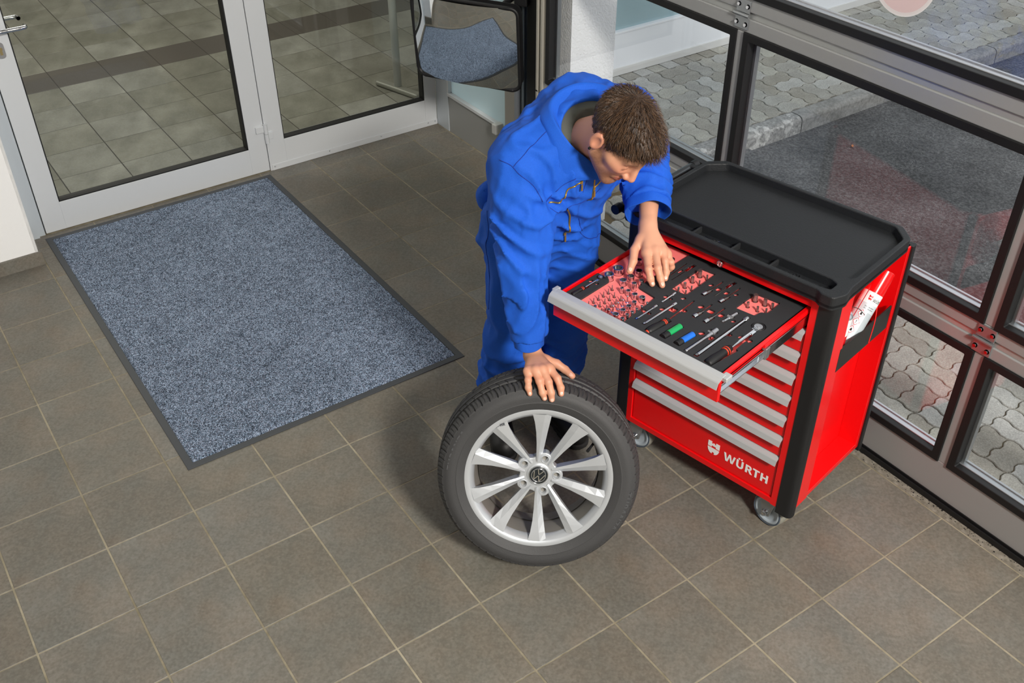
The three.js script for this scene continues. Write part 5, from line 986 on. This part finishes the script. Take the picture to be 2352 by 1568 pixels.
// ---- hands: wrist, then four joints per digit (knuckle, middle, last, tip)
const handR = { wrist: [0.6701, 0.668, 0.6535], arm: [0.682, 0.80, 0.628], f: {
  p: [[0.6036, 0.6808, 0.7243], [0.5863, 0.6706, 0.7488], [0.5783, 0.6543, 0.7614], [0.5769, 0.6383, 0.7715]], r: [[0.6193, 0.6872, 0.7404], [0.6106, 0.6723, 0.7728], [0.6069, 0.6435, 0.7941], [0.6097, 0.6257, 0.8006]],
  m: [[0.637, 0.6891, 0.7514], [0.6308, 0.6715, 0.7901], [0.628, 0.6433, 0.8085], [0.627, 0.6218, 0.8144]], i: [[0.6615, 0.6826, 0.7518], [0.6622, 0.6719, 0.7924], [0.6589, 0.6526, 0.815], [0.654, 0.6377, 0.8243]],
  t: [[0.6909, 0.664, 0.6934], [0.7212, 0.648, 0.7099], [0.7366, 0.633, 0.7335], [0.7408, 0.6267, 0.7644]] } };
const handL = { wrist: [1.0802, 1.0, 0.6803], arm: [1.15, 1.055, 0.60], f: {
  i: [[1.017, 0.965, 0.7531], [0.984, 0.945, 0.8021], [0.9792, 0.922, 0.8189], [0.9798, 0.908, 0.8277]], m: [[1.0408, 0.968, 0.7612], [1.0089, 0.946, 0.8149], [1.0053, 0.922, 0.8337], [0.9995, 0.908, 0.8499]],
  r: [[1.0627, 0.963, 0.7702], [1.0503, 0.948, 0.800], [1.0398, 0.922, 0.8193], [1.0303, 0.908, 0.8285]], p: [[1.0771, 0.952, 0.7768], [1.0714, 0.938, 0.8034], [1.0737, 0.922, 0.8052], [1.0692, 0.910, 0.8018]],
  t: [[1.0347, 0.98, 0.7033], [1.0005, 0.962, 0.7158], [0.9776, 0.942, 0.7388], [0.9533, 0.925, 0.7544]] } };
const FR = { t: [0.0165, 0.0138, 0.0124, 0.0102], i: [0.0135, 0.0114, 0.0102, 0.0088], m: [0.014, 0.0118, 0.0104, 0.009], r: [0.0132, 0.011, 0.0098, 0.0085], p: [0.012, 0.0098, 0.0088, 0.0076] };
function handSDF(h) {
  const bones = []; const palm = [];
  for (const [k, j] of Object.entries(h.f)) {
    if (k !== 't') palm.push([h.wrist, j[0], 0.0185, FR[k][0] * 1.12]);
    else palm.push([h.wrist, j[0], 0.019, FR.t[0]]);
    bones.push([0, 1, 2].map((i) => [j[i], j[i + 1], FR[k][i], FR[k][i + 1]]));
  }
  palm.push([h.f.i[0], h.f.p[0], 0.011, 0.0105]);
  const low = h.f.m[0], mid = [0, 1, 2].map((i) => h.wrist[i] * 0.5 + (h.f.i[0][i] + h.f.p[0][i]) * 0.25);
  return (x, y, z) => {
    let d = cone(x, y, z, h.arm, h.wrist, 0.033, 0.0255);
    d = smin(d, cone(x, y, z, h.f.i[0], h.wrist, 0.0115, 0.024), 0.02);
    for (const [a, b, r0, r1] of palm) d = smin(d, cone(x, y, z, a, b, r0, r1), 0.011);
    let f = 1e9;
    for (const ch of bones) { let q = 1e9; for (const [a, b, r0, r1] of ch) q = smin(q, cone(x, y, z, a, b, r0, r1), 0.004); for (const [a] of ch.slice(1)) q = smin(q, Math.hypot(x - a[0], y - a[1], z - a[2]) - 0.0098, 0.006); f = Math.min(f, q); }
    return smin(d, f, 0.009);
  };
}
const handPaint = (h) => (k, x, y, z) => {
  k.copy(SK);
  for (const [n, j] of Object.entries(h.f)) {
    for (const q of [0, 1]) k.lerp(RO, 0.42 * Math.exp(-(dist([x, y, z], j[q]) ** 2) / 0.00022));
    const tip = j[3], prev = j[2], u = unit(prev, tip), s = (x - tip[0]) * u[0] + (y - tip[1]) * u[1] + (z - tip[2]) * u[2];
    k.lerp(RO, 0.35 * Math.exp(-(dist([x, y, z], tip) ** 2) / 0.00018));
  }
};
function bounds(h, pad) { const all = [h.wrist, h.arm, ...Object.values(h.f).flat()]; return [[0, 1, 2].map((i) => Math.min(...all.map((p) => p[i])) - pad), [0, 1, 2].map((i) => Math.max(...all.map((p) => p[i])) + pad)]; }
const hands = [handR, handL].map((h) => { const [lo, hi] = bounds(h, 0.045); return paint(surfaceNets(handSDF(h), lo, hi, 0.0027), handPaint(h)); });
// body core inside the clothes
const core = paint(surfaceNets((x, y, z) => {
  const c = (a, b, r0, r1) => cone(x, y, z, a, b, r0, r1); let d = c([0.90, 0.9, 0.39], [0.91, 1.24, 0.52], 0.08, 0.085);
  for (const [a, b, r0, r1] of [[J.hipR, J.kneeR, 0.06, 0.048], [J.kneeR, J.ankR, 0.048, 0.035], [J.hipL, J.kneeL, 0.06, 0.046], [J.kneeL, J.ankL, 0.046, 0.035], [[0.91, 1.24, 0.52], J.shR, 0.06, 0.05], [J.shR, J.elR, 0.045, 0.036], [J.elR, handR.arm, 0.036, 0.03], [[0.91, 1.24, 0.52], J.shL, 0.06, 0.05], [J.shL, J.elL, 0.045, 0.036], [J.elL, handL.arm, 0.036, 0.03], [[0.91, 1.2, 0.5], [0.91, 1.27, 0.53], 0.06, 0.055]]) d = smin(d, c(a, b, r0, r1), 0.03);
  return d;
}, [0.6, 0.0, 0.1], [1.34, 1.42, 0.75], 0.012), (k) => k.copy(SK));
{ const all = [hg, ...hands, core].map((g) => { g = g.toNonIndexed(); g.deleteAttribute('uv'); return g; }); const b = mergeGeometries(all); b.setAttribute('uv', new THREE.BufferAttribute(new Float32Array(b.attributes.position.count * 2), 2)); mesh('body', b, skin, man); }
// nails
{
  const nailMat = pmat(0xe9bca8, { roughness: 0.25 });
  for (const [h, upv] of [[handR, [-0.45, 0.55, 0.7]], [handL, [-0.35, 0.75, 0.55]]]) for (const [n, j] of Object.entries(h.f)) {
    const u = V3(...unit(j[2], j[3])), up = V3(...upv); up.addScaledVector(u, -up.dot(u)).normalize(); const sd = up.clone().cross(u), r = FR[n][3];
    const g = new THREE.SphereGeometry(1, 12, 8); g.scale(r * 0.6, 0.0012, r * 0.72); g.applyMatrix4(new THREE.Matrix4().makeBasis(sd, up, u.clone()).setPosition(V3(...j[3]).addScaledVector(up, r * 0.93).addScaledVector(u, -r * 0.25)));
    mesh('fingernail', g, nailMat, man);
  }
}
// ---- hair
const hairLine = (z) => z < -0.07 ? -0.075 : z < -0.02 ? lerp(-0.075, -0.01, (z + 0.07) / 0.05) : z < 0.02 ? lerp(-0.01, 0.008, (z + 0.02) / 0.04) : z < 0.055 ? lerp(0.008, 0.05, (z - 0.02) / 0.035) : lerp(0.05, 0.083, clamp((z - 0.055) / 0.03, 0, 1));
const hairKeep = (x, y, z) => { const ax = Math.abs(x), earGap = 0.026 - Math.hypot((y - 0.0) * 0.75, z + 0.012); return Math.max((hairLine(z) + (z > 0.02 ? 0.2 * Math.max(0, 0.045 - ax) * (z > 0.05 ? 0.3 : 1) : 0)) - y, ax > 0.06 ? earGap : -1) * 0.8; };
const hairCore = (x, y, z) => Math.max(smin(ell(x, y, z, [0, 0.042, -0.014], [0.0825, 0.092, 0.1055]), ell(x, y, z, [0, 0.075, 0.05], [0.06, 0.04, 0.05]), 0.03) + 0.0022 * noise3(x * 60, y * 60, z * 60), hairKeep(x, y, z) + 0.003 * noise3(x * 130, y * 130, z * 130));
const hairMat = mat(0x3a2718, { roughness: 0.48, bumpMap: grey(256, (u, v) => fbm(u, v, 64, 2, 19), 1 / 0.02), bumpScale: 0.0004 });
const hairG = surfaceNets(hairCore, [-0.11, -0.1, -0.14], [0.11, 0.15, 0.12], 0.003);
{
  const hair = mesh('hair', boxUV(hairG.clone().applyMatrix4(headM)), hairMat, man);
  const p = hairG.attributes.position, nn = hairG.attributes.normal, ix = hairG.index.array, nt = ix.length / 3, whorl = V3(0, 0.118, -0.06), B = [[], [], []];
  const tri = new THREE.BufferGeometry();
  for (let i = 0; i < 9000; i++) {
    const t = (rnd() * nt) | 0, k = ix[t * 3]; const o = V3(p.getX(k), p.getY(k), p.getZ(k)).add(V3(rr(-1, 1), rr(-1, 1), rr(-1, 1)).multiplyScalar(0.003)), n = V3(nn.getX(k), nn.getY(k), nn.getZ(k));
    if (cranium(o.x, o.y, o.z) < 0.001) continue;
    const f = o.clone().sub(whorl); f.addScaledVector(n, -f.dot(n)); if (f.lengthSq() < 1e-6) continue; f.normalize(); f.add(V3(rr(-0.35, 0.35), rr(-0.35, 0.35), rr(-0.35, 0.35) + (o.z > 0.03 ? 0.25 : 0))); f.addScaledVector(n, -f.dot(n)).normalize();
    const top = sstep(0.02, 0.09, o.y), L = lerp(0.011, 0.03, top) * rr(0.7, 1.25), lift = lerp(0.12, 0.32, top), w = 0.00055, sdir = f.clone().cross(n).normalize();
    const a = o.clone().addScaledVector(n, -0.001), m1 = o.clone().addScaledVector(f, L * 0.55).addScaledVector(n, L * lift * 0.8), e = o.clone().addScaledVector(f, L).addScaledVector(n, L * lift * 0.7);
    const q = [a.clone().addScaledVector(sdir, w), a.clone().addScaledVector(sdir, -w), m1.clone().addScaledVector(sdir, w * 0.8), m1.clone().addScaledVector(sdir, -w * 0.8), e], up = n.clone().multiplyScalar(w * 0.9), ar = B[i % 3];
    const add = (u, v, s) => ar.push(u.x, u.y, u.z, v.x, v.y, v.z, s.x, s.y, s.z);
    add(q[0], q[1], q[2]); add(q[1], q[3], q[2]); add(q[2], q[3], q[4]); add(q[0], q[2], m1.clone().add(up)); add(m1.clone().add(up), q[3], q[1]);
  }
  [0x46301e, 0x5a4029, 0x2d1d11].forEach((c, i) => { const g = new THREE.BufferGeometry(); g.setAttribute('position', new THREE.BufferAttribute(new Float32Array(B[i]), 3)); g.applyMatrix4(headM); g.computeVertexNormals(); const s = mesh('hair_strands', clean(g), mat(c, { roughness: 0.5, side: THREE.DoubleSide }), hair); s.userData.kind = 'stuff'; });
}
{ const e = V3(-0.0885, -0.0315, -0.006).applyMatrix4(headM); mesh('ear_stud', at(new THREE.SphereGeometry(0.0042, 14, 10), e.x, e.y, e.z), mat(0x08080a, { roughness: 0.2 }), man); }
// ---- collar: a loft between the fold edge and the falling edge
{
  const foldE = [[0.905, 1.215, 0.672], [0.862, 1.275, 0.640], [0.825, 1.318, 0.592], [0.822, 1.352, 0.545], [0.848, 1.378, 0.505], [0.893, 1.398, 0.482], [0.945, 1.402, 0.488], [0.985, 1.392, 0.52], [1.003, 1.365, 0.57], [0.992, 1.32, 0.625], [0.955, 1.27, 0.665], [0.925, 1.225, 0.68]];
  const fallE = [[0.862, 1.215, 0.660], [0.806, 1.222, 0.628], [0.790, 1.275, 0.575], [0.796, 1.318, 0.525], [0.828, 1.346, 0.478], [0.888, 1.363, 0.452], [0.952, 1.367, 0.456], [1.005, 1.357, 0.495], [1.03, 1.332, 0.556], [1.03, 1.275, 0.62], [1.005, 1.23, 0.66], [0.965, 1.205, 0.68]];
  const rootE = [[0.905, 1.20, 0.668], [0.872, 1.262, 0.622], [0.842, 1.292, 0.585], [0.84, 1.318, 0.552], [0.862, 1.335, 0.53], [0.9, 1.345, 0.52], [0.94, 1.348, 0.523], [0.972, 1.342, 0.545], [0.985, 1.325, 0.578], [0.978, 1.29, 0.618], [0.95, 1.25, 0.655], [0.922, 1.205, 0.672]];
  const cv = [rootE, foldE, fallE].map((a) => new THREE.CatmullRomCurve3(a.map((q) => V3(...q))));
  const NU = 90, rows = [];
  for (let i = 0; i <= NU; i++) {
    const t = i / NU, a = cv[0].getPoint(t), b = cv[1].getPoint(t), c = cv[2].getPoint(t), r = [];
    for (let k = 0; k <= 5; k++) { const q = k / 5; r.push(a.clone().lerp(b, q).addScaledVector(V3(0, 1, 0), 0.003 * Math.sin(q * Math.PI))); }
    for (let k = 1; k <= 8; k++) { const q = k / 8, pnt = b.clone().lerp(c, q); const out = c.clone().sub(V3(0.91, 1.28, 0.57)).setY(0).normalize(); pnt.addScaledVector(out, 0.009 * Math.sin(q * Math.PI)).add(V3(0, 0.007 * Math.sin(Math.min(1, q * 2.2) * Math.PI / 2 + 0.5) * (1 - q), 0)); pnt.y += 0.003 * noise3(t * 14, q * 3, 5); r.push(pnt); }
    r.forEach((v, k) => {                                                   // keep it clear of the cloth under it
      const m = k <= 5 ? lerp(-0.004, 0.024, k / 5) : lerp(0.024, 0.006, (k - 5) / 8), f = (x, y, z) => clothed(x, y, z);
      for (let n = 0; n < 6; n++) { const d = f(v.x, v.y, v.z); if (d >= m) break; const e = 0.002, gx = f(v.x + e, v.y, v.z) - d, gy = f(v.x, v.y + e, v.z) - d, gz = f(v.x, v.y, v.z + e) - d, L = Math.hypot(gx, gy, gz) || 1; v.x += gx / L * (m - d); v.y += gy / L * (m - d); v.z += gz / L * (m - d); }
    });
    rows.push(r);
  }
  const K = rows[0].length, P = [], I = [];
  rows.forEach((r) => r.forEach((v) => P.push(v.x, v.y, v.z)));
  for (let i = 0; i < NU; i++) for (let k = 0; k < K - 1; k++) { const a = i * K + k, b = a + K; I.push(a, b, a + 1, b, b + 1, a + 1); }
  const g = new THREE.BufferGeometry(); g.setAttribute('position', new THREE.BufferAttribute(new Float32Array(P), 3)); g.setIndex(I); g.computeVertexNormals();
  const nrm = g.attributes.normal, P2 = P.slice(); for (let i = 0; i < P.length / 3; i++) { P2[i * 3] -= nrm.getX(i) * 0.003; P2[i * 3 + 1] -= nrm.getY(i) * 0.003; P2[i * 3 + 2] -= nrm.getZ(i) * 0.003; }
  const n = P.length / 3, I2 = I.map((x) => x + n); for (let i = 0; i < I2.length; i += 3) [I2[i + 1], I2[i + 2]] = [I2[i + 2], I2[i + 1]];
  const rim = []; for (let i = 0; i < NU; i++) { const a = i * K + K - 1, b = a + K; rim.push(a, a + n, b, b, a + n, b + n); } for (const e of [0, NU]) for (let k = 0; k < K - 1; k++) { const a = e * K + k, b = a + 1; e ? rim.push(a, b, a + n, b, b + n, a + n) : rim.push(a, a + n, b, b, a + n, b + n); }
  const g2 = new THREE.BufferGeometry(); g2.setAttribute('position', new THREE.BufferAttribute(new Float32Array([...P, ...P2]), 3)); g2.setIndex([...I, ...I2, ...rim]); g2.computeVertexNormals();
  mesh('collar', boxUV(g2), blue, man);
}
// ---- lines that lie on the cloth: push a point out to the surface of the overalls
function onCloth(p, from, off = 0.001) { const a = V3(...from), d = V3(...p).sub(a), L = d.length(); d.normalize(); let t = L + 0.3, q; for (let i = 0; i < 80; i++) { q = a.clone().addScaledVector(d, t); const s = overallsSDF(q.x, q.y, q.z) - off; if (s < 0.0004) break; t -= s * 0.7; if (t < 0) break; } return q; }
function clothLine(name, pts, from, r, m, off = 0.0008, seg = 50) { const c = new THREE.CatmullRomCurve3(pts.map((q) => V3(...q))).getPoints(Math.max(10, seg / 2)).map((q) => onCloth([q.x, q.y, q.z], from, off)); return mesh(name, tube(c, r, seg * 2, 6), m, man); }

// ---- cuffs: open rings of cloth round the wrists
for (const [el, wr, r0, r1, len, sq] of [[J.elR, J.wrR, 0.0445, 0.0405, 0.052, 1.0], [J.elL, J.wrL, 0.0615, 0.066, 0.05, 1.0]]) {
  const ax = V3(...unit(el, wr)), N = 48, prof = [[r0 - 0.001, -len], [r0 + 0.003, -len + 0.003], [lerp(r0, r1, 0.5) + 0.0035, -len * 0.5], [r1 + 0.003, -0.002], [r1 + 0.001, 0], [r1 - 0.002, -0.003], [lerp(r0, r1, 0.5) - 0.003, -len * 0.5], [r0 - 0.006, -len]];
  const g = new THREE.LatheGeometry(prof.map(([r, y]) => new THREE.Vector2(r, y)).reverse(), N), p = g.attributes.position;
  for (let i = 0; i < p.count; i++) { const x = p.getX(i), z = p.getZ(i), a = Math.atan2(z, x), k = 1 + 0.05 * Math.sin(a * 2 + 1) + 0.03 * Math.sin(a * 5); p.setXYZ(i, x * k, p.getY(i) + 0.003 * Math.sin(a * 3), z * k); }
  g.computeVertexNormals(); g.applyQuaternion(new THREE.Quaternion().setFromUnitVectors(V3(0, 1, 0), ax)); g.translate(...wr);
  mesh('cuff', boxUV(g), blue, man);
}
// ---- zips, seams
const brass = mat(0xc9a24a, { roughness: 0.35, metalness: 0.8 }), seamMat = mat(0x0e2f8c, { roughness: 0.85 }), stitch = mat(0x2a66dc, { roughness: 0.8 });
const CHEST = [0.88, 1.12, 0.42], LEGR = [0.83, 0.6, 0.33], LEGL = [1.0, 0.6, 0.38];
clothLine('chest_zip', [[0.767, 1.146, 0.591], [0.805, 1.148, 0.594], [0.816, 1.184, 0.612], [0.852, 1.196, 0.623]], CHEST, 0.0024, brass, 0.001);
clothLine('belly_zip', [[0.829, 1.113, 0.583], [0.854, 1.072, 0.573], [0.865, 1.027, 0.555], [0.87, 0.982, 0.535]], CHEST, 0.0032, brass, 0.001);
clothLine('front_zip', [[0.873, 1.25, 0.634], [0.89, 1.222, 0.634], [0.897, 1.165, 0.623], [0.897, 1.119, 0.602]], CHEST, 0.003, brass, 0.001);
clothLine('front_zip', [[0.93, 1.21, 0.63], [0.913, 1.179, 0.627], [0.897, 1.165, 0.623]], CHEST, 0.0026, brass, 0.001);
for (const [q, f] of [[[0.852, 1.196, 0.623], 1], [[0.897, 1.163, 0.623], 1], [[0.87, 0.984, 0.535], 1]]) { const c = onCloth(q, CHEST, 0.003); mesh('zip_pull', [bx(0.007, 0.009, 0.005, c.x, c.y, c.z), bx(0.005, 0.02, 0.002, c.x, c.y - 0.016, c.z + 0.003)], brass, man); }
for (const [pts, from, r, m] of [
  [[[0.669, 1.272, 0.559], [0.716, 1.31, 0.563], [0.759, 1.331, 0.555], [0.793, 1.347, 0.553]], [0.8, 1.22, 0.48], 0.0011, seamMat],
  [[[0.651, 1.28, 0.519], [0.664, 1.274, 0.553], [0.676, 1.254, 0.572], [0.708, 1.218, 0.597], [0.731, 1.177, 0.603]], [0.78, 1.2, 0.48], 0.0011, seamMat],
  [[[0.753, 1.162, 0.599], [0.798, 1.197, 0.61], [0.863, 1.227, 0.63]], CHEST, 0.0011, seamMat], [[[0.868, 1.219, 0.63], [0.866, 1.157, 0.616]], CHEST, 0.0011, seamMat],
  [[[0.721, 1.004, 0.356], [0.711, 0.906, 0.358], [0.731, 0.752, 0.33], [0.733, 0.649, 0.333]], [0.85, 0.8, 0.37], 0.0011, seamMat],
  [[[0.899, 1.035, 0.563], [0.926, 0.974, 0.534], [0.967, 0.926, 0.513], [1.038, 0.906, 0.489]], [0.94, 0.97, 0.4], 0.0012, seamMat],
  [[[0.763, 1.136, 0.6], [0.823, 1.112, 0.581], [0.885, 1.125, 0.604], [0.92, 1.156, 0.619]], CHEST, 0.001, seamMat]]) clothLine('seam', pts, from, r, m, 0.0002, 30);
{ // loose pocket bag at the back of the right hip
  const g = surfaceNets((x, y, z) => { const e = ell(x, y, z, [0.80, 0.995, 0.235], [0.05, 0.05, 0.038]); return Math.abs(e + 0.002 + 0.004 * noise3(x * 20, y * 20, z * 20)) - 0.004; }, [0.69, 0.92, 0.17], [0.84, 1.06, 0.3], 0.005);
  mesh('pocket_flap', boxUV(g), blue, man);
}
// ---- shoes
const shoeMat = mat(0x111113, { roughness: 0.5 }), soleMat = mat(0x1b1b1c, { roughness: 0.8 });
for (const [heel, toe] of [[[0.845, 0.17], [0.735, 0.40]], [[1.035, 0.245], [1.0, 0.495]]]) {
  const h = (y, t) => [lerp(heel[0], toe[0], t), y, lerp(heel[1], toe[1], t)];
  const up = surfaceNets((x, y, z) => { const c = (a, b, r0, r1) => cone(x, y, z, a, b, r0, r1); let d = smin(c(h(0.045, 0.04), h(0.045, 0.9), 0.038, 0.043), c(h(0.05, 0.05), h(0.13, 0.12), 0.04, 0.046), 0.03); d = smin(d, c(h(0.055, 0.25), h(0.045, 0.95), 0.042, 0.034), 0.03); return Math.max(d, 0.018 - y); }, [Math.min(heel[0], toe[0]) - 0.08, 0, Math.min(heel[1], toe[1]) - 0.08], [Math.max(heel[0], toe[0]) + 0.08, 0.2, Math.max(heel[1], toe[1]) + 0.08], 0.006);
  const s = mesh('shoe', up, shoeMat, man);
  const so = surfaceNets((x, y, z) => Math.max(Math.min(cone(x, 0.03, z, h(0.03, 0.02), h(0.03, 0.5), 0.041, 0.042), cone(x, 0.03, z, h(0.03, 0.5), h(0.03, 0.92), 0.042, 0.048)), y - 0.022, 0.001 - y), [Math.min(heel[0], toe[0]) - 0.08, -0.01, Math.min(heel[1], toe[1]) - 0.08], [Math.max(heel[0], toe[0]) + 0.08, 0.04, Math.max(heel[1], toe[1]) + 0.08], 0.006);
  mesh('sole', so, soleMat, s);
}

scene.traverse((o) => { if (o.isMesh) { o.castShadow = true; o.receiveShadow = true; } });
renderer.render(scene, camera);
